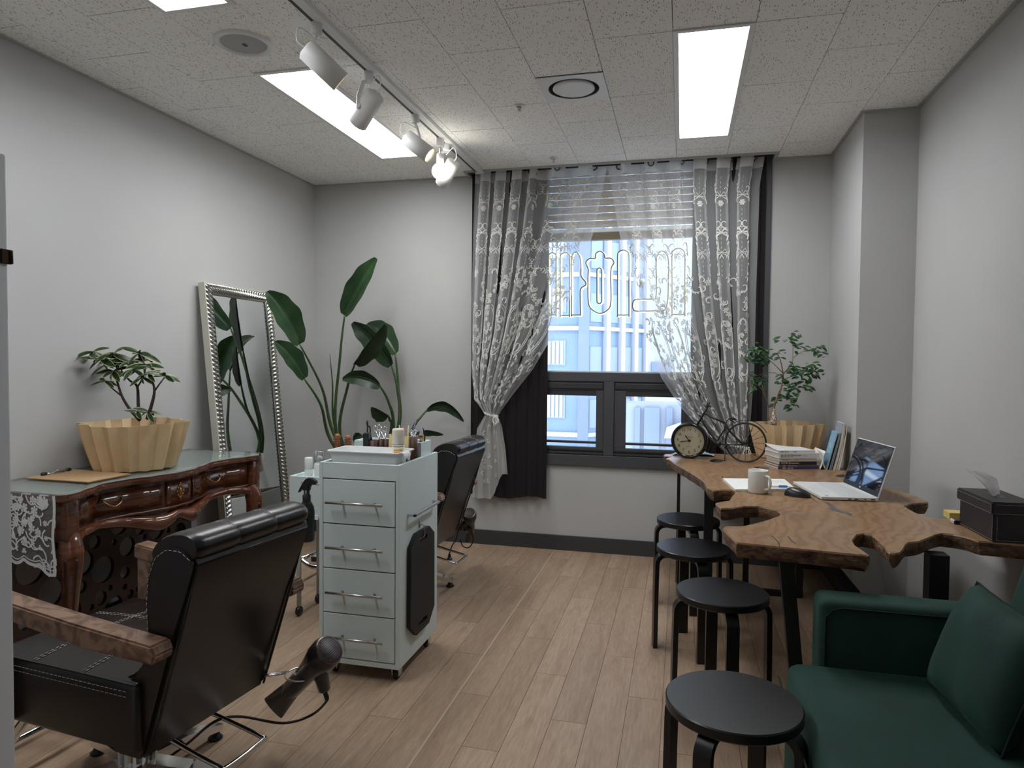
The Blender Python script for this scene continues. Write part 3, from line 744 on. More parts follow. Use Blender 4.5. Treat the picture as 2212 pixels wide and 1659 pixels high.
b = MB(); b.prism([(x-.004 if x > XW else x, y) for x, y in outl], CTZ, CTZ+.006, bev=.001); b.build('glass_sheet', glass_t, ct)
# case
b = MB()
for (ya, yb) in ((2.03, 2.06), (3.11, 3.14)): b.box(XW, fx((ya+yb)/2)-.025, ya, yb, .60, CTZ-.032)
b.grid(lambda u, v: (fx(2.06+1.05*u)-.045, 2.06+1.05*u, .60+(.733-.60)*v), 60, 1); b.box(XW, XW+.02, 2.03, 3.14, .60, .733); b.build('case', mahog, ct)
for ya, yb in ((2.015, 2.075), (3.095, 3.155)):
    b = MB(); b.box(fx((ya+yb)/2)-.085, fx((ya+yb)/2)-.018, ya, yb, .585, .733, .006); soft(b.build('corner_block', mahog, ct))
def curved(name, y0, y1, z0, z1, off, m, par, dep=.02):
    b = MB(); n = 24
    def f(u, v):
        y = y0+(y1-y0)*u; return (fx(y)-.045+off, y, z0+(z1-z0)*v)
    A = b.grid(f, n, 1); B = b.grid(lambda u, v: (f(u, v)[0]-dep, f(u, v)[1], f(u, v)[2]), n, 1)
    for i in range(n):
        for j in (0, 1): b.bm.faces.new((A[i][j], A[i+1][j], B[i+1][j], B[i][j]))
    for i in (0, n): b.bm.faces.new((A[i][0], A[i][1], B[i][1], B[i][0]))
    bmesh.ops.recalc_face_normals(b.bm, faces=list(b.bm.faces)); return b.build(name, m, par)
def pull(y, z, par):
    x = fx(y)-.030
    b = MB(); b.tube(spline([(x, y-.045, z+.012), (x+.016, y-.035, z-.004), (x+.02, y, z-.018), (x+.016, y+.035, z-.004), (x, y+.045, z+.012)], 6), [.0028]*25, 8)
    o = b.build('handle', brass, par)
    b = MB()
    for s in (-1, 1):
        for k in range(4): b.ball((x-.004, y+s*(.046+.004*k), z+.010+.007*math.sin(k*1.6)), .0075-.001*k, 8, 6, sc=(.6, 1, 1))
        b.ball((x-.004, y+s*.044, z+.026), .006, 8, 6, sc=(.6, 1, 1.4))
    b.build('rosette', dbrass, o)
for ya, yb in ((2.085, 2.495), (2.685, 3.085)):
    d = curved('drawer', ya, yb, .622, .712, .012, mahog, ct); pull((ya+yb)/2, .675, d)
blk = curved('centre_block', 2.515, 2.665, .612, .722, .010, mahog, ct)
b = MB(); x = fx(2.59)-.033
b.ball((x, 2.59, .668), .014, 12, 8, sc=(.5, .8, 1.3))
for k in range(10):
    a = 2*PI*k/10; b.ball((x, 2.59+.018*math.cos(a), .668+.027*math.sin(a)), .0065, 8, 6, sc=(.5, 1, 1))
for z in (.70, .635): b.ball((x, 2.59, z), .006, 8, 6, sc=(.5, .8, 1.6))
b.build('escutcheon', brass, blk)
for z in (.735, .607): curved('moulding', 2.06, 3.11, z-.006, z+.004, .018, mahog, ct, .03)
# carved lower rail
pts = [(2.05, .565, .026), (2.12, .585, .020), (2.22, .590, .019), (2.33, .580, .022), (2.42, .560, .030), (2.48, .548, .036), (2.53, .560, .024), (2.57, .570, .020), (2.61, .560, .024), (2.66, .548, .034), (2.72, .560, .028), (2.82, .580, .021), (2.94, .592, .019), (3.04, .588, .020), (3.12, .565, .026)]
pp = spline([(y, z, r) for y, z, r in pts], 5)
b = MB(); b.tube([(fx(p.x)-.035, p.x, p.y) for p in pp], [p.z for p in pp], 12); b.grid(lambda u, v: (fx(2.05+1.07*u)-.05, 2.05+1.07*u, .57+.045*v), 50, 1); soft(b.build('carved_rail', mahog, ct), 1.2)
def cabriole(x, y, sx, sy):
    b = MB(); P = [(x, y, .60), (x+.016*sx, y+.008*sy, .555), (x+.022*sx, y+.012*sy, .50), (x+.012*sx, y+.006*sy, .40), (x-.004*sx, y-.002*sy, .27), (x-.010*sx, y-.004*sy, .14), (x+.002*sx, y, .05), (x+.016*sx, y+.006*sy, .012), (x+.018*sx, y+.006*sy, .0)]
    Q = spline([Vector(p) for p in P], 4); R = spline([Vector((r, 0, 0)) for r in (.034, .042, .042, .032, .025, .020, .021, .026, .024)], 4)
    b.tube(Q, [r.x for r in R], 14); o = soft(b.build('leg', mahog, ct), 1.2)
    for d in (Vector((sx, -.35*sy*0-.4, 0)), Vector((.35*sx, sy, 0))):
        d = d.normalized(); g = [q+d*(r.x*.97) for q, r in zip(Q, R)][7:22]
        b = MB(); b.tube(g, [.005]*len(g), 6); b.build('flute', mahog_d, o)
cabriole(fx(2.06)-.05, 2.06, 1, -1); cabriole(fx(3.11)-.05, 3.11, 1, 1)
for y in (2.07, 3.09):
    b = MB(); b.box(XW+.004, XW+.045, y-.02, y+.02, 0, .60, .003); b.build('back_leg', mahog, ct)
# fretwork screen below the table
fs = thing('fretwork_screen', 'dark wooden screen with round cut-outs standing under the console table', 'screen', (-2.50, 2.5, 0))
holes = []
for px, py, r in ((220, 1230, .060), (272, 1180, .045), (308, 1207, .045), (267, 1236, .028), (335, 1143, .050), (386, 1146, .042), (63, 1228, .065), (108, 1280, .060), (172, 1268, .028), (245, 1135, .070), (176, 1216, .055), (28, 1285, .04), (30, 1240, .03), (150, 1322, .05), (215, 1292, .032), (60, 1335, .05), (345, 1180, .022), (395, 1190, .03), (300, 1250, .02)):
    q = atX(px, py, -2.50)
    if 1.7 < q.y-r and q.y+r < 3.03 and q.z-r > .06 and q.z+r < .56: holes.append((q.y, q.z, r))
ok = []
for h in holes:
    if all(math.hypot(h[0]-g[0], h[1]-g[1]) > h[2]+g[2]+.006 for g in ok): ok.append(h)
rnd = random.Random(5)
for k in range(900):
    y, z, r = rnd.uniform(1.78, 3.0), rnd.uniform(.07, .55), rnd.choice((.05, .04, .03, .02, .014))
    if y-r < 1.76 or y+r > 3.02 or z-r < .065 or z+r > .555: continue
    if all(math.hypot(y-g[0], z-g[1]) > r+g[2]+.009 for g in ok): ok.append((y, z, r))
plate_holes([(1.75, .05), (3.04, .05), (3.04, .57), (1.75, .57)], [circ(y, z, r, 24) for y, z, r in ok], .018, 'lattice', mahog_d, fs, basis((-2.50, 0, 0), (0, 1, 0), (0, 0, 1), (1, 0, 0)))
b = MB(); b.box(-2.56, -2.30, 1.75, 3.04, .03, .05, .003); b.build('base_board', mahog, fs)
for y in (1.8, 2.99):
    b = MB(); b.box(-2.55, -2.31, y-.02, y+.02, 0, .03); b.build('foot', mahog_d, fs)
# lace runner under the glass, hanging over both ends
lace_bg = sheer_mat('lace_net', (.62, .62, .62), .22, .2); lace_th = mat('lace_thread', (.72, .73, .72), .8)
lr = thing('lace_runner', 'white floral lace runner under the glass, hanging over the table ends', 'lace runner', (-2.4, 2.58, CTZ-.005))
b = MB(); b.prism([(x-.012 if x > XW else x+.006, y+(.008 if y < 2.58 else -.008)*(1 if y < 2.0 or y > 3.16 else 0)) for x, y in outl] , CTZ-.0062, CTZ-.0012); b.build('flat_part', mat('lace_flat', (.66, .67, .65), .8), lr)
def lace_end(yend, sgn, x0, x1, drop):
    w = x1-x0
    def edge(u): return drop*(.93+.07*abs(math.sin(u*PI*6)))*(1 if u > .1 else 1) + (.05*max(0, (u-.75)/.25) if sgn < 0 else 0)
    def f(u, v): return Vector((x0+w*u+.004*math.sin(9*v), yend+sgn*(.004+.012*v+.004*math.sin(8*u+3*v)), CTZ-.004-edge(u)*v))
    b = MB(); b.grid(f, 36, 18); o = b.build('hanging_end', lace_bg, lr)
    class SF:
        def p(s, u, v, off=0): q = f(min(1, max(0, u)), min(1, max(0, v))); q.y += sgn*off; return q
    S = SF(); b = MB(); rnd = random.Random(9)
    def rib(pts, wd):
        P = [S.p(u, v, .002) for u, v in pts]; vs = []; n = len(P)
        for i, q in enumerate(P):
            d = P[min(n-1, i+1)]-P[max(0, i-1)]; d = Vector((d.x, 0, d.z)); d = d.normalized() if d.length > 1e-7 else Vector((1, 0, 0)); s_ = Vector((-d.z, 0, d.x))*wd/2; vs += [q+s_, q-s_]
        b.verts(vs, [(2*i, 2*i+1, 2*i+3, 2*i+2) for i in range(n-1)])
    du, dv = 1/w, 1/drop
    for k in range(60):
        u, v_ = rnd.uniform(.04, .93), rnd.uniform(.06, .88); r = rnd.uniform(.008, .018)
        for j in range(6):
            a = 2*PI*j/6+k; c = S.p(u, v_, .003)
            pts = [c]+[S.p(u+r*q*math.cos(a+da)*du, v_+r*q*math.sin(a+da)*dv, .003) for da, q in ((-.42, .5), (-.4, .9), (0, 1.1), (.4, .9), (.42, .5))]
            b.verts(pts, [tuple(range(6))])
    for k in range(70):
        u, v_ = rnd.uniform(.03, .95), rnd.uniform(.04, .92); a = rnd.uniform(0, 6)
        rib([(u+t*.05*math.cos(a+t*2)*du, v_+t*.05*math.sin(a+t*2)*dv) for t in np.linspace(0, 1, 7)], .006)
    rib([(u, .975) for u in np.linspace(0, 1, 60)], .012); rib([(u, .92) for u in np.linspace(0, 1, 60)], .004)
    rib([(.985, v_) for v_ in np.linspace(0, 1, 20)], .012); b.build('lace_pattern', lace_th, o)
lace_end(1.985, -1, -2.60, fx(2.0)-.03, .26); lace_end(3.18, 1, -2.58, fx(3.17)-.02, .10)
# clipboard with pen-like clip
cb = thing('clipboard', 'brown hardboard clipboard with a metal clip lying on the console glass', 'clipboard', (-2.40, 2.27, CTZ+.006))
cz = CTZ+.006; c4 = [atZ(52, 1034, cz), atZ(190, 1043, cz), atZ(283, 1025, cz), atZ(155, 1015, cz)]
b = MB(); b.prism([(p.x, p.y) for p in c4], cz, cz+.004, bev=.0008); b.build('board', mottled('hardboard', (.40, .255, .13), (.45, .29, .155), 40, .7), cb)
a_, e_ = c4[0].lerp(c4[3], .28), c4[0].lerp(c4[3], .80); a_.x += .03; e_.x += .03
b = MB(); b.tube([a_+Vector((0, 0, .008)), e_+Vector((0, 0, .008))], .004, 8); b.box(-.03, .03, -.012, .012, 0, .003, M=T((a_.x+e_.x)/2, (a_.y+e_.y)/2, cz+.004)@Rz(PI/2)); b.tube(spline([a_+Vector((.012, .02, .008)), (a_+e_)/2+Vector((.02, 0, .022)), e_+Vector((.012, -.02, .008))], 6), .002, 6); b.build('clip', chrome, cb)
b = MB()
for p in (a_, e_): b.ball(p+Vector((0, 0, .010)), .012, 10, 8, sc=(.8, 1.2, .7))
b.build('grip', black_p, cb)
# ---- pleated paper planter
def pleated_pot(t, cx, cy, z0, h, rb, rt, n=18, ky=1., m=None, seed=1):
    rnd = random.Random(seed); N = n*2; ph = [rnd.uniform(-.03, .03) for _ in range(N)]
    def ringp(r, z, amp, wob=0):
        out = []
        for i in range(N):
            a = 2*PI*i/N+ph[i]; q = r*(1+(amp if i % 2 else -amp)); out.append(Vector((cx+q*math.cos(a), cy+q*ky*math.sin(a), z+wob*math.sin(3*a+seed))))
        return out
    b = MB(); rings = [ringp(rb*.94, z0, .065), ringp(rb, z0+.003, .07), ringp((rb+rt)/2, z0+h*.5, .07), ringp(rt, z0+h, .055, .004)]
    ins = [ringp(rt-.004, z0+h, .055, .004), ringp((rb+rt)/2-.004, z0+h*.5, .07), ringp(rb-.005, z0+.01, .07)]
    V = [[b.bm.verts.new(p) for p in r] for r in rings+ins]
    for A, B in zip(V, V[1:]):
        for i in range(N): b.bm.faces.new((A[i], A[(i+1) % N], B[(i+1) % N], B[i]))
    b.bm.faces.new(list(reversed(V[0]))); b.bm.faces.new(V[-1])
    b.build('paper_wrap', m or kraft, t)
    b = MB(); b.lathe([(0, 0), (rb*.80, 0), (rt*.78, h*.72), (rt*.75, h*.72), (rt*.73, h*.66)], 32, T(cx, cy, z0+.012)@Matrix.Diagonal((1, ky, 1, 1))); b.build('inner_pot', white_p, t)
    b = MB(); b.lathe([(rt*.74, 0), (rt*.4, .006), (0, .008)], 24, T(cx, cy, z0+h*.66)@Matrix.Diagonal((1, ky, 1, 1))); b.build('soil', soil, t)
leafm = {}
def leaf_mesh(name, L, Wd, m, curl=.15, edge=None):
    me_b = MB(); n = 6
    def f(u, v):
        w = Wd/2*(math.sin(PI*min(1, u*.94+.04)))**.75; y = L*u
        return Vector(((v-.5)*2*w, y, -curl*L*u*u+abs(v-.5)*w*.5))
    me_b.grid(f, n, 4)
    me = bpy.data.meshes.new(name); me_b.bm.normal_update(); 
    if edge:
        me_b.bm.faces.ensure_lookup_table()
        for i, q in enumerate(me_b.bm.faces): q.material_index = 1 if (i % 4) in (0, 3) and False else 0
    me_b.bm.to_mesh(me); me_b.bm.free(); me.materials.append(m); return me
def leaf_color(name, c, c2, edge=None, rough=.35):
    m = mottled(name, c, c2, 30., rough, spec=.5)
    return m
def put_leaf(me, par, p, d, up, s=1.):
    """leaf object with its stalk end at p pointing along d; p is given in world space"""
    d = Vector(d).normalized(); x = d.cross(Vector(up)); x = x.normalized() if x.length > 1e-4 else Vector((1, 0, 0)); z = x.cross(d)
    o = bpy.data.objects.new('leaf', me); COL.objects.link(o); o.parent = par
    M_ = basis(Vector(p)-par.location, x*s, d*s, z*s); o.matrix_basis = M_
    return o
# console plant
sch_g = leaf_color('schefflera_leaf', (.010, .030, .012), (.020, .055, .02))
sch_y = mat('leaf_margin', (.38, .40, .16), .4)
pl = thing('potted_schefflera', 'small variegated umbrella tree in a pleated kraft paper pot on the console', 'potted plant', (-2.385, 2.56, CTZ+.006))
pleated_pot(pl, -2.385, 2.555, CTZ+.006, .205, .158, .215, 17, 1., seed=2)
bark = mat('dark_bark', (.035, .017, .014), .7)
def stems(par, paths, m, Y):
    for pts, r0, r1 in paths:
        P = [atY(px, py, Y+dy) for px, py, dy in pts]; S = spline(P, 4); n = len(S)
        b = MB(); b.tube(S, [r0+(r1-r0)*i/(n-1) for i in range(n)], 8); b.build('stem', m, par)
SY = 2.55
def sc(x, y, dy=0): return (160+x*.1205, 720+y*.1205, dy)
stems(pl, [([sc(1180, 1560), sc(1000, 1360), sc(860, 1130), sc(760, 830), sc(690, 740)], .008, .003), ([sc(860, 1130), sc(700, 1000), sc(560, 880, -.03)], .004, .002), ([sc(1170, 1560), sc(1150, 1250), sc(1130, 950), sc(1000, 850, -.02), sc(860, 690)], .008, .003),
           ([sc(1140, 960), sc(1220, 820), sc(1290, 620, .03)], .004, .002), ([sc(1310, 1540), sc(1400, 1250), sc(1440, 1030), sc(1400, 850), sc(1330, 740)], .008, .003), ([sc(1440, 1040), sc(1560, 870), sc(1640, 780, .04)], .004, .002), ([sc(690, 740), sc(560, 600), sc(480, 480, -.04)], .003, .002), ([sc(1290, 620), sc(1220, 450), sc(1180, 380, .05)], .003, .002), ([sc(760, 800), sc(760, 600), sc(720, 500)], .003, .002), ([sc(860, 690), sc(830, 560), sc(820, 460, .04)], .003, .002)], bark, SY)
def two_tone_leaf(L, Wd):
    """leaf whose rim is pale: outer strips carry a second material"""
    b = MB(); cols = (0, .11, .5, .89, 1.)
    V = []
    for i in range(8):
        u = i/7; w = Wd/2*max(.02, math.sin(PI*min(1, u*.95+.03)))**.8; row = []
        for c in cols: row.append(b.bm.verts.new(((c-.5)*2*w, L*u, -.16*L*u*u+abs(c-.5)*w*.55)))
        V.append(row)
    for i in range(7):
        for j in range(4):
            f = b.bm.faces.new((V[i][j], V[i][j+1], V[i+1][j+1], V[i+1][j])); f.smooth = True; f.material_index = 1 if j in (0, 3) else 0
    me = bpy.data.meshes.new('leaf'); b.bm.normal_update(); b.bm.to_mesh(me); b.bm.free(); me.materials.append(sch_g); me.materials.append(sch_y); return me
lm2 = [two_tone_leaf(.086, .029), two_tone_leaf(.074, .027)]
rnd = random.Random(12)
for (x, y, dy, n, s) in ((480, 470, -.04, 8, 1.1), (330, 330, -.05, 7, 1.2), (700, 380, .0, 8, 1.3), (860, 430, .04, 8, 1.2), (1180, 350, .05, 8, 1.1), (1290, 560, .03, 8, 1.1), (1640, 760, .04, 8, .95), (560, 860, -.03, 6, .9), (700, 680, .0, 8, 1.0), (1050, 650, -.03, 7, 1.), (1330, 720, .0, 6, .9), (620, 540, .05, 7, 1.1), (1000, 520, .03, 7, 1.1), (1230, 790, -.02, 4, .8), (1330, 1400, .0, 5, .8), (1130, 1400, -.03, 4, .8)):
    c = atY(*sc(x, y)[:2], SY+dy); a0 = rnd.uniform(0, 6)
    for k in range(n):
        a = a0+2*PI*k/n; d = Vector((math.cos(a), math.sin(a), rnd.uniform(-.75, .40)))
        put_leaf(lm2[k % 2], pl, c, d, (rnd.uniform(-.6, .6), -.9, .8), s*rnd.uniform(.75, 1.05))
# ================================================================== leaning mirror
mr_ = thing('leaning_mirror', 'tall silver framed mirror leaning against the left wall', 'mirror', (-2.42, 3.53, 0))
top = Vector((-2.565, 0, 1.685)); bot = Vector((-2.40, 0, .004)); up = (top-bot).normalized(); nrm = Vector((up.z, 0, -up.x)); nrm = nrm if nrm.x > 0 else -nrm
MH = (top-bot).length; Mm = basis(Vector((bot.x, 3.23, bot.z)), (0, 1, 0), up, nrm)   # x along the wall, y up the mirror, z towards the room
MW = .63; fw = .062
b = MB(); b.box(.02, MW-.02, .02, MH-.02, -.02, -.005, M=Mm); b.build('backing', mat('mirror_back', (.5, .48, .42), .7), mr_)
b = MB(); b.box(fw-.004, MW-fw+.004, fw-.004, MH-fw+.004, -.006, .0, M=Mm); b.build('glass', mirror_m, mr_)
b = MB()
for q in ((0, .014, 0, MH), (MW-.014, MW, 0, MH), (.014, MW-.014, 0, .014), (.014, MW-.014, MH-.014, MH)): b.box(q[0], q[1], q[2], q[3], -.03, .012, .002, M=Mm)
b.build('outer_edge', mat('ivory_edge', (.55, .53, .46), .45), mr_)
def ribbed(x0, y0, dx, dy, L, nx, ny, nr, name):
    """frame side carved with cross ribs: runs L along (dx, dy), width along (nx, ny)"""
    b = MB(); segs = nr*6
    prof = [(0, .010), (.10, .020), (.2, .022), (.28, .015), (.42, .024), (.6, .027), (.78, .020), (.86, .008), (.92, .010), (1., .002)]
    rows = []
    for i in range(segs+1):
        t = i/segs; rib = abs(math.sin(t*nr*PI)); row = []
        for k, (w, hgt) in enumerate(prof):
            mit0, mit1 = w*fw, L-w*fw; s = mit0+(mit1-mit0)*t
            hh = hgt*((.55+.45*rib) if 3 < k < 7 or 0 < k < 3 else 1)
            row.append(b.bm.verts.new(Mm @ Vector((x0+dx*s+nx*w*fw, y0+dy*s+ny*w*fw, hh))))
        rows.append(row)
    for A, B in zip(rows, rows[1:]):
        for k in range(len(prof)-1): b.bm.faces.new((A[k], A[k+1], B[k+1], B[k])).smooth = True
    bmesh.ops.recalc_face_normals(b.bm, faces=list(b.bm.faces)); return b.build(name, silver_f, mr_)
ribbed(.004, .004, 0, 1, MH-.008, 1, 0, 66, 'frame_side'); ribbed(MW-.004, .004, 0, 1, MH-.008, -1, 0, 66, 'frame_side')
ribbed(.004, .004, 1, 0, MW-.008, 0, 1, 25, 'frame_end'); ribbed(.004, MH-.004, 1, 0, MW-.008, 0, -1, 25, 'frame_end')
# ================================================================== bird of paradise plant in the corner
strel = mat('strelitzia_leaf', (.012, .04, .012), .3, spec=.5)
vv = coords(strel, 'UV', (1, 60, 1)); 
tcx = nd(strel, 'ShaderNodeTexCoord'); 
ng = noise(strel, geo_coords(strel), 9., 3); rg = ramp(strel, ng.outputs['Fac'], [(.3, (.008, .028, .010)), (.7, (.026, .066, .022))]); lk(strel, rg.outputs[0], bsdf(strel).inputs['Base Color'])
stalk_m = mottled('strelitzia_stalk', (.022, .055, .014), (.05, .09, .025), 9., .4)
bp = thing('bird_of_paradise', 'tall bird of paradise plant with paddle leaves in the back left corner', 'potted plant', (-1.95, 4.10, 0))
def pot_box(cx, cy, w, h, m):
    b = MB(); b.prism([(cx-w, cy-w), (cx+w, cy-w), (cx+w, cy+w), (cx-w, cy+w)], 0, h, bev=.006); return b.build('planter', m, bp)
pot_box(-1.95, 4.12, .17, .42, mat('white_planter', (.62, .63, .63), .5))
b = MB(); b.box(-2.11, -1.79, 3.96, 4.28, .41, .425); b.build('soil', soil, bp)
gtube = mat('grey_tube', (.42, .46, .45), .4)
for x in (-2.215, -1.70):      # low floor stand of the planter
    b = MB(); b.box(x-.016, x+.016, 3.80, 4.34, .0, .03, .006); rl = b.build('stand_rail', gtube, bp)
    b = MB(); b.box(x-.017, x+.017, 3.786, 3.802, .0, .031, .006); b.build('end_cap', black_p, rl)
b = MB(); b.box(-2.2, -1.715, 4.05, 4.08, .005, .025); b.build('stand_bar', gtube, bp)
def paddle(base, tip, w, sag, roll=0., fold=.5, name='leaf', wav=.02):
    base, tip = Vector(base), Vector(tip); ax = tip-base; L = ax.length; d = ax.normalized()
    view = (Vector((0, 0, CZ))-base).normalized(); side = d.cross(view).normalized(); nrm_ = side.cross(d)
    side, nrm_ = side*math.cos(roll)+nrm_*math.sin(roll), -side*math.sin(roll)+nrm_*math.cos(roll)
    if nrm_.dot(view) < 0: pass
    def f(u, v):
        s = (v-.5)*2; p = math.sin(PI*min(1, .04+u*.94))**.55*(1.08-.28*u)*(1+.05*math.sin(19*u)); ww = w/2*p*.86
        mid = base+ax*u+Vector((0, 0, 1))*sag*L*4*u*(1-u)
        return mid+side*(s*ww*math.cos(fold*.9))+nrm_*(abs(s)*ww*math.sin(fold)+wav*math.sin(14*u+2*s)*abs(s)*L*.25) - nrm_*(.02*L*u*u)
    b = MB(); b.grid(f, 22, 8); o = b.build(name, strel, bp)
    b = MB(); b.tube([f(u, .5)-nrm_*.001 for u in np.linspace(0, .97, 14)], [.006-.0052*i/13 for i in range(14)], 6); b.build('midrib', stalk_m, o)
def stalk(pts, r0=.013, r1=.005):
    S = spline(pts, 6); n = len(S); b = MB(); b.tube(S, [r0+(r1-r0)*(i/(n-1)) for i in range(n)], 8); b.build('stalk', stalk_m, bp)
PY = 4.08
def s5(x, y, Y=PY): return atY(560+x*.2773, 520+y*.2773, Y)
root1 = lambda: Vector((-1.99+random.uniform(-.03, .03), 4.08+random.uniform(-.03, .03), .42)); root2 = lambda: Vector((-1.88+random.uniform(-.03, .03), 4.12+random.uniform(-.03, .03), .42))
for stem_pts, tip, w, sag, rl, fo, r in (
    ([(600, 1500, 4.05), (630, 900, 4.04), (665, 580, 4.02)], (908, 135, 3.98), .19, .03, .5, .5, 1),
    ([(580, 1500, 4.02), (490, 1150, 3.95), (315, 805, 3.82)], (62, 395, 3.66), .22, .10, -.3, .5, 1),
    ([(560, 1560, 4.0), (480, 1280, 3.9), (350, 1075, 3.80)], (125, 785, 3.66), .17, .10, -.4, .5, 1),
    ([(630, 1510, 4.05), (690, 1130, 4.0), (745, 960, 3.96)], (982, 655, 3.9), .20, .02, -.75, .75, 1),
    ([(1085, 1440, 4.15), (1075, 1150, 4.15), (1030, 970, 4.15)], (724, 640, 4.08), .19, .09, .5, .45, 2),
    ([(1090, 1440, 4.2), (1085, 1150, 4.24), (1060, 885, 4.27)], (838, 645, 4.3), .20, .13, -.35, .5, 2),
    ([(1045, 1450, 4.1), (1005, 1250, 4.05), (940, 1130, 4.0)], (648, 1078, 3.95), .14, .14, .3, .5, 2),
    ([(1030, 1460, 4.1), (1018, 1400, 4.08), (1005, 1365, 4.05)], (872, 1298, 4.02), .17, .02, .9, .6, 2),
    ([(1195, 1470, 4.2), (1250, 1385, 4.26), (1310, 1315, 4.31)], (1592, 1408, 4.36), .11, .26, -.6, .5, 2),
    ([(1195, 1530, 4.2), (1215, 1515, 4.2), (1230, 1500, 4.2)], (1432, 1512, 4.2), .08, .08, -.9, .4, 2),
    ([(860, 1560, 3.95), (830, 1540, 3.92), (800, 1515, 3.9)], (733, 1560, 3.88), .08, .12, .2, .4, 2)):
    P = [s5(*q) for q in stem_pts]; stalk([root1() if r == 1 else root2()]+P, .014, .0055); paddle(P[-1], s5(*tip), w, sag, rl, fo)
stalk([root1(), s5(600, 1490, 4.05), s5(570, 1100, 4.0), s5(549, 885, 3.98)], .012, .0012)
# ================================================================== salon chairs
arm_w = mat('arm_wood', (.11, .055, .03), .35, spec=.45)
v = geo_coords(arm_w, (3., 3., 3.)); na = noise(arm_w, v, 4., 5, .55, 2.2); ra_ = ramp(arm_w, na.outputs['Fac'], [(.35, (.085, .046, .030)), (.47, (.15, .083, .052)), (.55, (.22, .13, .085)), (.75, (.25, .15, .10))]); lk(arm_w, ra_.outputs[0], bsdf(arm_w).inputs['Base Color'])
def stitches(b, pts, r=.0011, dash=.010, gap=.005):
    """row of short raised stitches along pts"""
    acc = 0.; on = True; seg = []
    P = [Vector(p) for p in pts]
    L = [0.]
    for a, c in zip(P, P[1:]): L.append(L[-1]+(c-a).length)
    def at(s):
        for i in range(len(P)-1):
            if s <= L[i+1]: t = (s-L[i])/max(1e-9, L[i+1]-L[i]); return P[i].lerp(P[i+1], t)
        return P[-1]
    s = 0.
    while s < L[-1]-dash: b.tube([at(s), at(s+dash)], r, 4); s += dash+gap
def salon_chair(label, loc, rz):
    t = thing('salon_chair', label, 'salon chair', loc, rz, 'brown leather salon chairs', local=True)
    hw = .216
    # seat cushion: y forward, x sideways
    def crown(x, y): return .462+.016*(1-(x/.24)**2)*(1-((y-.27)/.27)**2)
    b = MB(); t_ = bmesh.new(); bmesh.ops.create_grid(t_, x_segments=12, y_segments=12, size=.5)
    for q in t_.verts: x, y = q.co.x*2*.232, .27+q.co.y*2*.265; q.co = Vector((x, y, crown(x, y)))
    for f in t_.faces: f.smooth = True
    b.take(t_)
    b.box(-.236, .236, .0, .545, .288, .464, .016, seg=3); seat = soft(b.build('seat', leather, t, local=True), .7)
    b = MB()
    for y in (.19, .37): 
        for o in (-.005, .005): stitches(b, [(x, y+o, crown(x, y)+.0012) for x in np.linspace(-.225, .225, 14)])
    for x in (-.078, .078):
        for o in (-.005, .005): stitches(b, [(x+o, y, crown(x, y)+.0012) for y in np.linspace(.05, .53, 14)])
    for s in (-1, 1):
        stitches(b, [(s*.2375, y, .445) for y in np.linspace(.03, .53, 12)]); stitches(b, [(s*.2375, y, .432) for y in np.linspace(.03, .53, 12)])
    stitches(b, [(x, .5465, .445) for x in np.linspace(-.22, .22, 12)]); stitches(b, [(x, .5465, .432) for x in np.linspace(-.22, .22, 12)])
    b.build('stitching', stitch_m, seat)['kind'] = 'stuff'
    # backrest: side profile (y, z), rear panel leans away from the sitter
    prof = [(.012, .262), (-.004, .278), (-.105, .585), (-.172, .765)]+[(p.x, p.y) for p in spline([Vector(q+(0,)) for q in ((-.170, .785), (-.13, .815), (-.08, .815), (-.035, .785), (-.012, .73), (-.006, .66), (-.012, .58), (.0, .52), (.03, .48), (.08, .455), (.12, .42))], 3)]+[(.12, .30), (.10, .262)]
    b = MB(); b.prism(prof, -hw, hw, M=basis((0, 0, 0), (0, 1, 0), (0, 0, 1), (1, 0, 0)), bev=.009); back = soft(b.build('backrest', leather, t, local=True), .8)
    b = MB()
    for k in range(3):    # padded head roll in three sewn pieces
        xa, xb = -hw+.005+k*(2*hw-.01)/3, -hw+.005+(k+1)*(2*hw-.01)/3; n = 10
        def f(u, v, xa=xa, xb=xb, k=k):
            x = xa+(xb-xa)*u; e = min(1., (.35+min(u, 1-u)*9)) if True else 1; e = .965+.035*min(1., min(u, 1-u)*10)
            if (k == 0 and u < .12) or (k == 2 and u > .88): e *= .93+.07*min(1, (u if k == 0 else 1-u)/.12)
            a = v*2*PI; return Vector((x, -.100+.078*e*math.cos(a), .798+.046*e*math.sin(a)-.014*math.cos(a)))
        V = b.grid(f, 12, 20)
        if k == 0: b.bm.faces.new([V[0][j] for j in range(20)])
        if k == 2: b.bm.faces.new([V[-1][j] for j in reversed(range(20))])
    roll = soft(b.build('head_roll', leather, t, local=True), 1.)
    b = MB()
    for x in (-hw+.005+(2*hw-.01)/3, -hw+.005+2*(2*hw-.01)/3):
        for o in (-.006, .006): stitches(b, [(x+o, -.100+.0775*.975*math.cos(a), .798+.0457*.975*math.sin(a)-.014*math.cos(a)) for a in np.linspace(.3, PI*1.05, 10)])
    for s in (-1, 1):
        stitches(b, [(s*(hw+.001), y, z) for y, z in [(-.155, .785), (-.125, .803), (-.08, .803), (-.045, .778), (-.023, .73), (-.017, .66), (-.022, .58), (-.010, .52)]])
    b.build('stitching', stitch_m, roll)['kind'] = 'stuff'
    b = MB()
    for s in (-1, 1): b.tube([(s*(hw-.012), y, z) for y, z in [(-.165, .770), (-.111, .585), (-.010, .278)]], .0035, 6)
    b.tube([(x, -.169, .772) for x in (-hw+.012, 0, hw-.012)], .0035, 6); b.build('piping', leather, back)
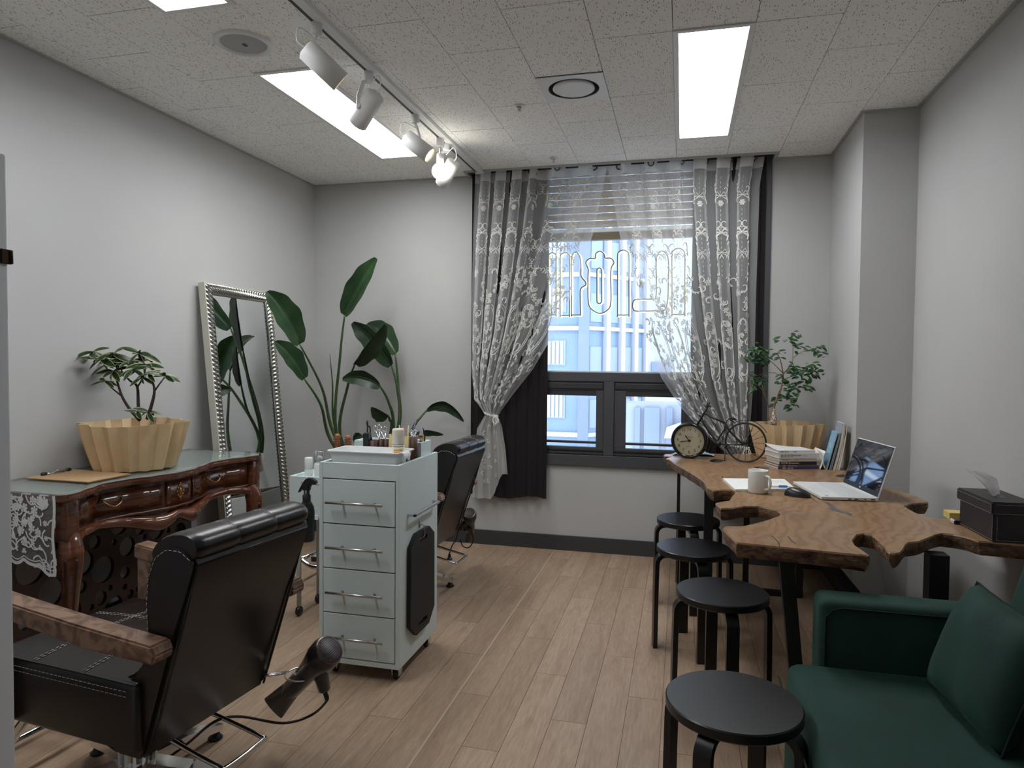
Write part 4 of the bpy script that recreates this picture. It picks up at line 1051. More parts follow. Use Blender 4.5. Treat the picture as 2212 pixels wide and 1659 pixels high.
    # arms
    for s in (-1, 1):
        Ma = basis((s*.243, 0, 0), (1, 0, 0), (0, 1, 0), (0, 0, 1))
        b = MB(); pr = [(-.100, .548), (-.108, .568), (-.096, .592), (.16, .610), (.36, .628), (.535, .645), (.535, .598), (.36, .580), (.12, .552)]
        b.prism(pr, -.030, .030, M=basis((s*.248, 0, 0), (0, 1, 0), (0, 0, 1), (1, 0, 0)), bev=.005); soft(b.build('armrest', arm_w, t, local=True), .6)
        b = MB(); b.box(s*.248-.026, s*.248+.026, .455, .525, .28, .602, .006); soft(b.build('arm_post', arm_w, t, local=True))
    # pedestal
    b = MB(); n = 20
    prof2 = [(.050+(.004 if i % 2 else 0), 0) for i in range(n)]
    b.prism([((.052 if i % 4 < 2 else .047)*math.cos(2*PI*i/40), .27+(.052 if i % 4 < 2 else .047)*math.sin(2*PI*i/40)) for i in range(40)], .085, .262); b.build('column', chrome, t, local=True)
    b = MB(); b.box(-.12, .12, .12, .42, .262, .286, .004); b.build('seat_plate', black_s, t, local=True)
    for k in range(5):
        a = 2*PI*k/5-PI/2+.3; d = Vector((math.cos(a), math.sin(a), 0)); c = Vector((0, .27, 0))
        b = MB(); b.tube([c+d*.03+Vector((0, 0, .085)), c+d*.16+Vector((0, 0, .072)), c+d*.285+Vector((0, 0, .042)), c+d*.31+Vector((0, 0, .036))], [.026, .024, .020, .018], flat=(1., .55)); lg = b.build('base_leg', chrome, t, local=True)
        b = MB(); b.lathe([(.0, .0), (.020, .0), (.024, .006), (.016, .012), (.010, .030)], 16, T(*(c+d*.295))); b.build('foot_pad', black_p, lg)
    # pump lever: bent rod loop behind the chair
    b = MB(); b.tube(spline([(-.055, .20, .25), (-.06, .05, .215), (-.062, -.09, .185), (-.05, -.105, .18), (.085, -.105, .18), (.098, -.09, .183), (.095, .05, .213), (.08, .20, .25)], 6), .0065, 8); b.build('pump_lever', chrome, t, local=True)
    # foot rest
    b = MB()
    for s in (-1, 1): b.tube(spline([(s*.12, .50, .29), (s*.13, .57, .20), (s*.135, .64, .12), (s*.135, .73, .105), (s*.135, .80, .14)], 6), .014, 10)
    b.tube([(-.15, .80, .14), (.15, .80, .14)], .012, 10); b.tube([(-.135, .66, .115), (.135, .66, .115)], .010, 10); b.build('foot_rest', chrome, t, local=True)
    return t
chA = salon_chair('large brown leather salon chair in the left foreground seen from behind', (-1.254, 1.598, 0), math.atan2(.11, -.994)-PI/2)
chB = dup(chA, (-1.255, 3.49, 0), math.atan2(.05, -.998)-PI/2, 'brown leather salon chair beyond the mint trolley, near the curtain')
# ================================================================== dryers in their holders
dry_m = mat('dryer_shell', (.05, .048, .054), .2, .3, spec=.6)
def dryer(name_lbl, nozzle, rear, handle_end, s=1.):
    nozzle, rear, handle_end = Vector(nozzle), Vector(rear), Vector(handle_end); d = (rear-nozzle).normalized(); L = (rear-nozzle).length
    t = thing('hair_dryer', name_lbl, 'hair dryer', handle_end)
    hd = handle_end-rear; Mx = frame(nozzle, d, hd)
    b = MB(); b.lathe([(.026*s, L*.30), (.029*s, L*.36), (.030*s, L*.60), (.036*s, L*.72), (.046*s, L*.86), (.047*s, L*.95), (.040*s, L*1.0)], 28, Mx); b.build('barrel', dry_m, t)
    b = MB(); b.lathe([(.0, L*1.004), (.034*s, L*1.004), (.040*s, L*.995)], 28, Mx); g = b.build('intake_grille', mat('grille_dark', (.03, .025, .028), .4), t)
    b = MB()
    for k in range(-6, 7):
        w = math.sqrt(max(0, .034**2-(k*.0052)**2))*s
        if w > .004: b.tube([Mx @ Vector((k*.0052*s, -w, L*1.006)), Mx @ Vector((k*.0052*s, w, L*1.006))], .0010, 4)
    b.lathe([(.036*s, L*1.006), (.041*s, L*1.002), (.043*s, L*.99)], 28, Mx); b.build('grille_bars', mat('grille_trim', (.16, .11, .11), .3, .8), g)
    # flat nozzle
    b = MB(); n = 20
    def f(u, v):
        a = 2*PI*v; t0 = u; rx = .028*(1-t0)+.040*t0; ry = .028*(1-t0)+.007*t0; return Mx @ Vector((rx*s*math.cos(a), ry*s*math.sin(a), L*(.34*(1-u))))
    b.grid(f, 8, n); b.build('nozzle', black_p, t)
    c = Mx @ Vector((0, 0, L*.80)); e = handle_end; hx = (e-c).normalized()
    b = MB(); b.tube([c, c+hx*.05, c.lerp(e, .6), e-hx*.008, e], [.026*s, .022*s, .020*s, .018*s, .010*s], 16); h = b.build('handle', dry_m, t)
    b = MB(); b.box(-.007, .007, -.004, .004, -.012, .012, .002, M=frame(c.lerp(e, .55)-d*.020*s, -hx, -d)); b.build('switch', black_p, h)
    return t, e, hx
DYY = 1.93
nz, re_, he = atY(590, 1530, 1.93), atY(712, 1402, 1.845), atY(702, 1494, 1.88)
t, e, hx = dryer('dark grey hair dryer hanging in a wire ring behind the front chair', nz, re_, he, 1.06)
b = MB(); b.tube(spline([e, e+hx*.03, atY(672, 1545, 1.92), atY(610, 1562, 1.86), atY(520, 1548, 1.78), atY(462, 1560, 1.68), atZ(400, 1610, .06), atZ(330, 1650, .03), atZ(270, 1612, .02), atZ(262, 1600, .02)], 8), .0042, 8); b.build('cord', black_p, t)
b = MB(); b.tube([e-hx*.004, e+hx*.03], [.008, .006], 10); b.build('strain_relief', black_p, t)
hr = thing('dryer_holder', 'chrome wire ring holding the hair dryer behind the front chair', 'dryer holder', atY(600, 1462, 1.9))
rc = atY(651, 1456, 1.885); b = MB(); b.tube([rc+Vector((.049*math.cos(a), .049*math.sin(a), .0)) for a in np.linspace(0, 2*PI, 32)[:-1]], .0028, 8, True); b.build('ring', chrome, hr)
b = MB(); s0 = rc+Vector((-.049, 0, 0)); e0 = Vector((-1.215, 1.80, .30))
for o in (-.005, .005): b.tube([s0+Vector((0, o, 0)), e0+Vector((0, o, 0))], .0032, 8)
b.build('arm', chrome, hr)
# second dryer, behind the far chair
nz, re_, he = atY(1018, 1168, 3.92), atY(1014, 1098, 3.86), atY(1006, 1150, 3.9)
t, e, hx = dryer('black hair dryer with its cord wound up, hanging behind the far chair', atY(1017, 1166, 3.95), atY(1013, 1108, 3.80), atY(990, 1146, 3.82), .95)
b = MB()
for k in range(5): b.tube([atY(1000+k*2.4, 1132+k*3.2, 3.86)+Vector((.034*math.cos(a), .030*math.sin(a), .006*math.cos(a+1))) for a in np.linspace(0, 2*PI, 18)[:-1]], .0034, 6, True)
b.tube(spline([atY(990, 1146, 3.82), atY(985, 1165, 3.8), atY(976, 1180, 3.78), atY(971, 1196, 3.78)], 6), .0034, 6)
b.tube(spline([atY(1016, 1140, 3.86), atY(1022, 1165, 3.86), atY(1014, 1182, 3.86), atY(1000, 1180, 3.86), atY(994, 1164, 3.86)], 6), .0034, 6); b.build('wound_cord', black_p, t)
pb = atY(971, 1196, 3.78); b = MB(); b.lathe([(.006, 0), (.009, -.012), (.009, -.026), (.017, -.028), (.017, -.036), (.006, -.038)], 14, T(*pb)); pg = b.build('plug', black_p, t)
b = MB()
for s in (-1, 1): b.tube([pb+Vector((s*.007, 0, -.036)), pb+Vector((s*.007, 0, -.053))], .0022, 6)
b.build('pins', steel, pg)
# ================================================================== tall cabinet at the left edge of the photo
tc_ = thing('tall_cabinet', 'pale grey tall cabinet edge with a dark hinge at the far left of the photo', 'cabinet', (-1.35, .72, 0))
cabm = mat('cabinet_white', (.78, .81, .85), .5)
b = MB(); b.box(-1.58, -1.0885, .55, .90, .05, 1.60, .006); soft(b.build('body', cabm, tc_)); b = MB(); b.box(-1.57, -1.10, .545, .57, 0, .05); b.box(-1.57, -1.10, .86, .89, 0, .05); b.build('plinth', cabm, tc_)
b = MB(); b.box(-1.580, -1.098, .527, .548, .06, 1.59, .003); b.build('door', cabm, tc_)
b = MB(); b.box(-1.091, -1.0845, .885, .903, 1.418, 1.442, .001); b.tube([(-1.0845, .901, 1.419), (-1.0845, .901, 1.441)], .003, 10); b.build('hinge', dbrass, tc_)
# ================================================================== mint drawer trolley
CX0, CX1, CY0, CY1, CTOP, CBOT = -1.392, -1.048, 2.425, 2.845, .858, .058
tr1 = thing('drawer_trolley', 'mint green drawer trolley on castors with steel bar handles', 'trolley', ((CX0+CX1)/2, (CY0+CY1)/2, 0))
w = .016; b = MB()
b.box(CX0, CX0+w, CY0, CY1, CBOT, CTOP, .001); b.box(CX1-w, CX1, CY0, CY1, CBOT, CTOP, .001); b.box(CX0+w, CX1-w, CY1-w, CY1, CBOT, CTOP-.03, .001); b.box(CX0+w, CX1-w, CY0, CY1-w, CBOT, CBOT+.02, .001)
b.box(CX0+w, CX1-w, CY0+.001, CY0+.016, CTOP-.062, CTOP, .001); b.box(CX0+w, CX1-w, CY0+.016, CY1-w, CTOP-.05, CTOP-.035); b.box(CX0+w, CX1-w, CY0+.03, CY0+.045, CBOT, CTOP-.05)
b.build('body', mint, tr1)
b = MB(); b.box(CX0+w, CX1-w, CY0+.022, CY0+.03, CBOT+.02, CTOP-.06); b.build('gap_shade_board', mint_shade, tr1)  # dark sheet behind the drawers, coloured as the shade in their gaps
dz = (CTOP-.064-CBOT-.022)/4
for k in range(4):
    za = CBOT+.022+k*dz; b = MB(); b.box(CX0+w+.003, CX1-w-.003, CY0-.001, CY0+.018, za+.0025, za+dz-.0025, .001); d = b.build('drawer', mint, tr1)
    zz = za+dz*.50; b = MB(); xa, xb = CX0+.045, CX1-.058; yb = CY0-.032
    b.tube([(xa, yb, zz), (xb, yb, zz)], .0058, 12)
    for x in (xa+.058, xb-.045): b.tube([(x, yb, zz), (x, CY0, zz)], .0045, 10)
    b.build('bar_handle', steel, d)
b = MB(); zz = .655; b.box(CX1, CX1+.034, 2.505, 2.517, zz-.012, zz-.002, .001); b.box(CX1, CX1+.034, 2.785, 2.797, zz-.012, zz-.002, .001); b.box(CX1+.024, CX1+.034, 2.505, 2.797, zz-.012, zz-.002, .001); b.build('push_handle', mat('aluminium', (.62, .62, .66), .35, .9), tr1)
# raised organiser at the back of the trolley top
b = MB(); ox0, ox1, oy0, oy1, oz0, oz1 = CX0+.018, CX1-.017, 2.690, 2.805, CTOP-.035, .916
for q in ((ox0, ox0+.01, oy0, oy1), (ox1-.01, ox1, oy0, oy1), (ox0+.01, ox1-.01, oy0, oy0+.01), (ox0+.01, ox1-.01, oy1-.01, oy1)): b.box(*q, oz0, oz1, .001)
b.box(ox0+.01, ox1-.01, oy0+.01, oy1-.01, oz0, oz0+.01); b.build('organiser_box', mint, tr1)
for x in (CX0+.045, CX1-.03):
    for y in (CY0+.045, CY1-.055):
        b = MB(); b.box(x-.016, x+.016, y-.018, y+.018, .046, .058, .002); b.box(x-.016, x-.012, y-.012, y+.022, .018, .048, .001); b.box(x+.012, x+.016, y-.012, y+.022, .018, .048, .001); cst = b.build('castor', steel, tr1)
        b = MB(); b.lathe([(0, -.010), (.018, -.010), (.021, -.006), (.021, .006), (.018, .010), (0, .010)], 20, T(x, y+.006, .0215)@Ry(PI/2)); b.build('wheel', black_p, cst)
# hook rail with the spray bottle on the left side
b = MB(); b.tube(spline([(CX0+.004, 2.50, .752), (CX0-.05, 2.50, .752), (CX0-.115, 2.50, .752), (CX0-.122, 2.50, .760)], 4), .0035, 8); b.build('side_hook', steel, tr1)
# cushion board hanging on the right side
kb = thing('kneeling_pad', 'black foam pad with handle cut-outs hanging on the side of the trolley', 'pad', (CX1+.012, 2.66, .15))
o8 = [(2.50, .52), (2.56, .562), (2.70, .562), (2.76, .52), (2.765, .20), (2.70, .145), (2.56, .145), (2.495, .20)]
def rr(cx, cy, hx, hy, r=.006): return [(cx-hx, cy-hy+r), (cx-hx+r, cy-hy), (cx+hx-r, cy-hy), (cx+hx, cy-hy+r), (cx+hx, cy+hy-r), (cx+hx-r, cy+hy), (cx-hx+r, cy+hy), (cx-hx, cy+hy-r)]
plate_holes(o8, [rr(2.63, .527, .045, .010), rr(2.63, .180, .045, .010)], .016, 'pad', mat('black_foam', (.012, .012, .013), .65), kb, basis((CX1+.011, 0, 0), (0, 1, 0), (0, 0, 1), (1, 0, 0)))
b = MB(); b.tube(spline([(CX1, 2.63, .585), (CX1+.02, 2.63, .582), (CX1+.024, 2.63, .56), (CX1+.021, 2.63, .535), (CX1+.006, 2.63, .531)], 5), .003, 8); b.ball((CX1+.002, 2.63, .585), .008, 10, 6, sc=(.4, 1, 2)); b.build('hook', steel, tr1)
# spray bottle
sx, sy, sz = CX0-.100, 2.50, .515
sbt = thing('spray_bottle', 'black spray bottle hanging by its trigger beside the trolley', 'spray bottle', (sx, sy, sz))
b = MB(); b.lathe([(0, 0), (.028, 0), (.032, .006), (.032, .125), (.029, .142), (.020, .160), (.014, .168), (.0145, .176)], 28, T(sx, sy, sz)); b.build('bottle', black_g, sbt)
b = MB(); b.lathe([(.0165, .168), (.0165, .190), (.012, .194), (.012, .212), (0, .212)], 20, T(sx, sy, sz)); b.build('collar', black_p, sbt)
b = MB(); b.prism([(-.036, .198), (-.030, .214), (-.012, .245), (.004, .262), (.028, .262), (.046, .250), (.046, .238), (.024, .236), (.016, .226), (.014, .208), (-.012, .208), (-.016, .222), (-.028, .204)], -.011, .011, M=basis((sx, sy, sz), (1, 0, 0), (0, 0, 1), (0, -1, 0)), bev=.003); soft(b.build('trigger_head', black_p, sbt))
# ---- things on the trolley
TZ = CTOP-.035
ty = thing('plastic_tray', 'white rectangular plastic tray on top of the mint trolley', 'tray', (-1.22, 2.57, TZ))
def tray(x0, x1, y0, y1, z0, h):
    b = MB(); k = 6
    def rect(e, r, z):
        out = []
        for cx, cy, a0 in ((x1+e-r, y1+e-r, 0), (x0-e+r, y1+e-r, PI/2), (x0-e+r, y0-e+r, PI), (x1+e-r, y0-e+r, 1.5*PI)):
            for i in range(k+1): a = a0+PI/2*i/k; out.append((cx+r*math.cos(a), cy+r*math.sin(a), z))
        return out
    rings = [rect(-.004, .012, z0), rect(0, .012, z0+.004), rect(.012, .016, z0+h-.004), rect(.020, .018, z0+h-.004), rect(.020, .018, z0+h), rect(.011, .016, z0+h), rect(-.004, .012, z0+.006)]
    V = [[b.bm.verts.new(p) for p in r] for r in rings]; n = len(V[0])
    for A, B in zip(V, V[1:]):
        for i in range(n): b.bm.faces.new((A[i], A[(i+1) % n], B[(i+1) % n], B[i]))
    b.bm.faces.new(list(reversed(V[0]))); b.bm.faces.new(V[-1]); return b
b = tray(-1.358, -1.082, 2.470, 2.600, TZ, .078); soft(b.build('shell', white_p, ty), .5)
b = MB(); b.tube(spline([(-1.066, 2.51, TZ+.075), (-1.056, 2.51, TZ+.073), (-1.052, 2.51, TZ+.062)], 4), [.02]*9, flat=(1.5, .12)); b.build('pouring_lip', white_p, ty)
b = MB()
for o in ((0, .004), (.016, 0)): b.box(-1.0745, -1.0730, 2.555+o[0], 2.562+o[0], TZ+.03, TZ+.036+o[1]*2)
b.build('mark', black_p, ty)
def bottle(label, x, y, z, prof, m, n=24, name='bottle', par=None):
    t = thing(name, label, 'bottle', (x, y, z)); b = MB(); b.lathe(prof, n, T(x, y, z)); b.build('body', m, t); return t
creamp = mat('cream_plastic', (.78, .74, .64), .4)
bt = thing('lotion_bottle', 'cream lotion bottle with an orange label standing in the white tray', 'bottle', (-1.106, 2.545, TZ+.007))
bx, by, bz = -1.106, 2.545, TZ+.007
b = MB(); b.lathe([(0, 0), (.0225, 0), (.0245, .003), (.0245, .091), (.022, .094)], 28, T(bx, by, bz)); bd = b.build('body', creamp, bt)
b = MB(); b.lathe([(.0235, .096), (.0245, .098), (.0245, .152), (.022, .158), (.012, .159), (0, .1575)], 28, T(bx, by, bz)); b.build('cap', mat('cream_cap', (.72, .68, .58), .5), bt)
ang = math.atan2(-by, -bx); lab = mat('orange_label', (.75, .33, .06), .4)
b = MB(); b.grid(lambda u, v: (bx+.0249*math.cos(ang-.75+1.5*u), by+.0249*math.sin(ang-.75+1.5*u), bz+.030+.047*v), 12, 1); lb_ = b.build('label', lab, bd)
b = MB()
for z0_, z1_, k in ((.067, .0705, .6), (.056, .0585, .42), (.046, .0475, .5), (.040, .0412, .35)): b.grid(lambda u, v: (bx+.0252*math.cos(ang-k+2*k*u), by+.0252*math.sin(ang-k+2*k*u), bz+z0_+(z1_-z0_)*v), 8, 1)
b.build('label_print', mat('label_print', (.85, .60, .32), .5), lb_)
b = MB(); b.grid(lambda u, v: (bx+.0249*math.cos(ang-1.0+2.*u), by+.0249*math.sin(ang-1.0+2.*u), bz+.0865+.0025*v), 14, 1); b.build('printed_line', black_p, bd)
# leather tool roll with scissors along the organiser
lea2 = mat('tan_leather', (.075, .028, .016), .5); OZ = TZ
def pocket(label, x, y, r, h, z=OZ):
    t = thing('leather_pocket', label, 'tool pocket', (x, y, z), group='brown leather tool pockets')
    b = MB(); b.lathe([(0, .0), (r, .0), (r*1.04, h*.5), (r, h), (r-.002, h), (r-.002, .01)], 20, T(x, y, z)); b.build('sleeve', lea2, t); return t
pocket('wide brown leather tool cup beside the black box', -1.268, 2.662, .021, .100); pocket('slim brown leather tool cup left of the yellow notebooks', -1.236, 2.668, .0125, .105); pocket('slim brown leather tool cup next to the yellow notebook', -1.213, 2.668, .0115, .105); pocket('tall brown leather tool cup right of the yellow notebooks', -1.086, 2.662, .015, .120)
def scissors(label, x, y, z, lean, s=1., m=chrome, L=.07):
    t = thing('scissors', label, 'scissors', (x, y, z), group='hairdressing scissors')
    d = Vector((lean, .05, 1)).normalized(); sd = Vector((1, 0, -lean)).normalized()
    for k in (-1, 1):
        c = Vector((x, y, z))+d*L+sd*k*.009*s
        b = MB(); b.tube([c+(d*math.cos(a)*1.35+sd*math.sin(a))*.009*s for a in np.linspace(0, 2*PI, 16)[:-1]], .0022, 6, True); b.tube([c-d*.011*s, Vector((x, y, z))+d*.01-sd*k*.003, Vector((x, y, z))-sd*k*.002-d*.05], [.0028, .0026, .001], 6); b.build('blade', m, t)
scissors('chrome scissors in the left slim leather cup', -1.240, 2.668, .905, -.26); scissors('chrome scissors in the middle slim leather cup', -1.215, 2.668, .900, -.22, .9); scissors('chrome scissors in the tall leather cup on the right', -1.086, 2.662, .93, -.10, .8, chrome, .032)
cbm = thing('thinning_shears', 'black handled shears leaning out of the wide leather cup', 'scissors', (-1.268, 2.662, .86))
b = MB(); a0, a1, a2 = Vector((-1.266, 2.662, .86)), Vector((-1.290, 2.665, .955)), Vector((-1.303, 2.668, .995)); b.tube([a0, a0.lerp(a1, .6), a1], [.005, .006, .004], 8); b.tube([a1+Vector((.007*math.cos(q)-.004, 0, .020*math.sin(q)+.008)) for q in np.linspace(0, 2*PI, 18)[:-1]], .0032, 6, True); b.tube([a1+Vector((-.008, 0, .02)), a2, a2+Vector((0, 0, .012))], [.004, .0045, .003], 8); b.build('handles', black_p, cbm)
bx_ = thing('black_box', 'small black box standing behind the white tray', 'box', (-1.296, 2.655, TZ)); b = MB(); b.box(-1.310, -1.283, 2.642, 2.668, TZ, .952, .001); b.build('carton', black_p, bx_); b = MB(); b.box(-1.307, -1.286, 2.645, 2.665, .952, .9545, .001); b.build('flap', mat('carton_top', (.05, .05, .05), .5), bx_)
brs_w = mat('brush_wood', (.42, .17, .055), .45); brs_b = mat('brush_bristle', (.11, .025, .018), .7)
def round_brush(label, x, y, z, r, h, tilt):
    t = thing('round_brush', label, 'hair brush', (x, y, z), group='round hair brushes'); M_ = T(x, y, z)@Ry(tilt)
    b = MB(); b.lathe([(0, 0), (r*.62, 0), (r*.62, h*.95), (r*.45, h*.97), (r*.45, h), (0, h)], 20, M_); b.build('core', brs_w, t)
    b = MB(); rnd = random.Random(4)
    for i in range(22):
        for j in range(12):
            a = 2*PI*(i+.5*(j % 2))/22; zz = h*(.55+.40*j/11); p = M_ @ Vector((r*.6*math.cos(a), r*.6*math.sin(a), zz)); q = M_ @ Vector((r*1.05*math.cos(a), r*1.05*math.sin(a), zz)); b.tube([p, q], [.0016, .0008], 3, caps=False)
    o = b.build('bristles', brs_b, t); o['kind'] = 'stuff'
nb_y = mat('yellow_card', (.72, .58, .30), .7)
def small_note(label, x0, x1, y, z0, z1, lean):
    t = thing('small_notebook', label, 'notebook', ((x0+x1)/2, y, z0), group='small yellow notebooks')
    M_ = T(0, y, z0)@Rx(-lean); b = MB(); b.box(x0, x1, -.005, .0, 0, z1-z0, .0005, M=M_); c = b.build('cover', nb_y, t); b = MB(); b.box(x0+.001, x1+.002, .0005, .010, .001, z1-z0-.002, M=M_); b.build('pages', paper_c, t)
    b = MB()
    for k in range(4): xx = x0+(x1-x0)*(.3+.15*k); b.tube([M_ @ Vector((xx, -.002+.007*math.cos(a)+.003, z1-z0+.006*math.sin(a)-.002)) for a in np.linspace(0, 2*PI, 12)[:-1]], .0011, 5, True)
    b.build('ring_binding', brass, c)
small_note('yellow ring-bound notebook on the left behind the lotion bottle', -1.196, -1.158, 2.652, TZ, .952, .06); small_note('yellow ring-bound notebook on the right behind the lotion bottle', -1.150, -1.106, 2.652, TZ, .948, .05)
for i, (x, c, L, ln) in enumerate(((-1.178, (.35, .60, .62), .030, .02), (-1.137, (.70, .74, .50), .03, .06), (-1.113, (.20, .20, .50), .058, .22), (-1.108, (.30, .28, .60), .03, .2), (-1.158, (.60, .10, .05), .020, 0.))):
    t = thing('tail_comb' if i < 4 else 'lipstick', ['pale teal comb handle sticking up behind the lotion bottle', 'pale green stick among the tools behind the right notebook', 'long purple stick leaning among the tools on the trolley', 'short purple stick leaning among the tools on the trolley', 'red capped tube among the tools behind the lotion bottle'][i], 'tool', (x, 2.72, .84))
    b = MB(); b.tube([(x-ln*.11, 2.72, .84), (x, 2.72, .955), (x+ln*(L), 2.72, .955+L)], [.004, .0042, .0012] if i < 4 else [.007, .007, .007], 8); b.build('stick', mat('tool_colour', c, .4), t)
hc = thing('hair_clip_set', 'multicoloured pointed clips standing in the organiser box', 'clips', (-1.08, 2.735, .905))
for k, (c, dx, dz) in enumerate((((.10, .22, .32), 0, 0), ((.55, .18, .10), -.006, .02), ((.60, .45, .12), .008, .012), ((.12, .12, .30), .002, .028), ((.55, .55, .58), .006, .035))):
    b = MB(); b.prism([(-.009, 0), (.009, 0), (.006, .022), (0, .034)], -.002, .002, M=basis((-1.085+dx, 2.735-.003*k, .908+dz), (1, 0, 0), (.1, 0, 1), (0, -1, 0))); b.build('clip', mat('clip_colour', c, .3), hc)
b = MB(); b.tube(spline([(-1.071, 2.74, .905), (-1.068, 2.74, .935), (-1.072, 2.74, .96), (-1.080, 2.74, .975)], 4), .003, 6); b.build('black_clip', black_p, hc)
tb = thing('hair_ties', 'pale beige rolled cotton pads in the organiser box', 'cotton roll', (-1.12, 2.78, .90)); b = MB(); b.lathe([(0, 0), (.012, 0), (.012, .062), (.008, .066), (0, .064)], 16, T(-1.175, 2.74, .885)); b.build('roll', creamp, tb); b = MB(); b.lathe([(0, 0), (.011, 0), (.011, .07), (0, .07)], 16, T(-1.125, 2.75, .885)); b.build('roll', creamp, tb)
# ================================================================== second mint trolley behind
tr2 = thing('side_trolley', 'mint green side trolley with bottles behind the drawer trolley', 'trolley', (-1.65, 3.05, 0))
ax0, ax1, ay0, ay1, az0, az1 = -1.842, -1.46, 2.93, 3.185, .50, .698
b = MB()
for q in ((ax0, ax0+.014, ay0, ay1), (ax1-.014, ax1, ay0, ay1), (ax0+.014, ax1-.014, ay0, ay0+.014), (ax0+.014, ax1-.014, ay1-.014, ay1)): b.box(*q, az0, az1, .001)
b.box(ax0+.014, ax1-.014, ay0+.014, ay1-.014, az0, az0+.014); b.box(ax0+.014, ax1-.014, ay0+.014, ay1-.014, az1-.034, az1-.024); b.build('box', mint, tr2)
b = MB(); q = atY(683, 1118, ay0-.003); b.box(q.x-.008, q.x+.010, ay0-.004, ay0, q.z-.010, q.z+.010); b.build('white_tag', white_p, tr2)
for x in (ax0+.03, ax1-.03):
    for y in (ay0+.035, ay1-.035):
        b = MB(); b.tube([(x, y, az0+.002), (x, y, .05)], .011, 10); lg = b.build('leg', gtube, tr2)
        b = MB(); b.lathe([(0, -.009), (.022, -.009), (.025, 0), (.022, .009), (0, .009)], 16, T(x, y, .025)@Ry(PI/2)); b.build('wheel', black_p, lg)
shf = az1-.024
q = atY(667, 988, 3.0); hb = q.z-shf
wbt = thing('white_bottle', 'plain white cylinder bottle on the side trolley', 'bottle', (q.x, 3.0, shf)); b = MB(); b.lathe([(0, 0), (.018, 0), (.0195, .003), (.0195, hb*.45), (.018, hb*.47)], 24, T(q.x, 3.0, shf)); b.build('body', white_p, wbt); b = MB(); b.lathe([(.0192, hb*.48), (.0197, hb*.5), (.0197, hb-.003), (.0175, hb), (0, hb)], 24, T(q.x, 3.0, shf)); b.build('cap', white_p, wbt)
q = atY(690, 974, 3.0); hb = q.z-shf
pj_ = thing('pump_jar', 'white pump jar under a clear cap beside the white bottle', 'bottle', (q.x, 3.0, shf))
b = MB(); b.lathe([(0, 0), (.025, 0), (.026, .004), (.026, hb*.52), (.022, hb*.58), (.010, hb*.6), (.010, hb*.64)], 24, T(q.x, 3.0, shf)); b.build('jar', white_p, pj_)
b = MB(); b.prism([(-.012, 0), (.010, 0), (.016, .014), (-.004, .022), (-.010, .018)], -.009, .009, M=basis((q.x, 3.0, shf+hb*.68), (1, 0, 0), (0, 0, 1), (0, -1, 0)), bev=.003); b.lathe([(.007, hb*.6), (.007, hb*.72)], 10, T(q.x, 3.0, shf)); b.build('pump', white_p, pj_)
b = MB(); b.lathe([(.026, hb*.6), (.026, hb-.003), (.024, hb), (0, hb)], 24, T(q.x, 3.0, shf)); b.build('clear_cap', clear_p, pj_)
for px, py, tl2, lbl in ((729, 937, 0., 'larger round brush with red-brown bristles on the side trolley'), (752, 940, .07, 'smaller tilted round brush with red-brown bristles on the side trolley')):
    q = atY(px, py, 3.0); round_brush(lbl, q.x-tl2*.2, 3.0, shf, .021 if tl2 == 0 else .018, q.z-shf, tl2)
# ================================================================== live-edge table
TT = .71
slab_m = mat('slab_top', (.27, .15, .075), .30, spec=.45)
v = geo_coords(slab_m, (1.1, .55, 1.), (0, 0, .5)); n0 = noise(slab_m, v, 2.2, 3, .5, .8)
wv = nd(slab_m, 'ShaderNodeTexWave', wave_type='BANDS', bands_direction='X'); wv.inputs['Scale'].default_value = 6.5; wv.inputs['Distortion'].default_value = 22.; wv.inputs['Detail'].default_value = 4.; wv.inputs['Detail Scale'].default_value = .9; wv.inputs['Detail Roughness'].default_value = .55
lk(slab_m, v, wv.inputs['Vector'])
rw = ramp(slab_m, wv.outputs['Fac'], [(.0, (.245, .135, .068)), (.3, (.295, .168, .086)), (.65, (.32, .188, .098)), (1., (.335, .203, .11))])
rn = ramp(slab_m, n0.outputs['Fac'], [(.28, (.66, .62, .60)), (.45, (.95, .94, .93)), (.75, (1.12, 1.12, 1.06))])
mm = nd(slab_m, 'ShaderNodeMixRGB', blend_type='MULTIPLY'); mm.inputs[0].default_value = 1.; lk(slab_m, rw.outputs[0], mm.inputs[1]); lk(slab_m, rn.outputs[0], mm.inputs[2]); lk(slab_m, mm.outputs[0], bsdf(slab_m).inputs['Base Color'])
edge_m = mat('slab_edge', (.17, .09, .045), .45); v = geo_coords(edge_m, (1, 1, 1.6)); ne = noise(edge_m, v, 16., 7, .65, 1.5)
re2 = ramp(edge_m, ne.outputs['Fac'], [(.30, (.014, .008, .006)), (.43, (.095, .045, .022)), (.56, (.21, .115, .055)), (.72, (.33, .20, .115))]); lk(edge_m, re2.outputs[0], bsdf(edge_m).inputs['Base Color']); bump(edge_m, ne.outputs['Fac'], .8, .02)
resin = mat('black_resin', (.012, .011, .011), .12)
tb_ = thing('live_edge_table', 'large live edge wooden slab table with black steel legs', 'table', (.45, 3.2, 0))
out_px = [(1434.2, 982.4), (1437.6, 981), (1480, 979.5), (1539, 979.5), (1596, 979.5)]
out_px2 = [(1909, 1053.4), (1931.6, 1057), (1962, 1066), (1990.5, 1077), (2003.7, 1083.6), (2001, 1085.5), (1983, 1086), (1965, 1087.6), (1952, 1093), (1962, 1099.5), (1977.7, 1108), (2003, 1117), (2028.7, 1121)]
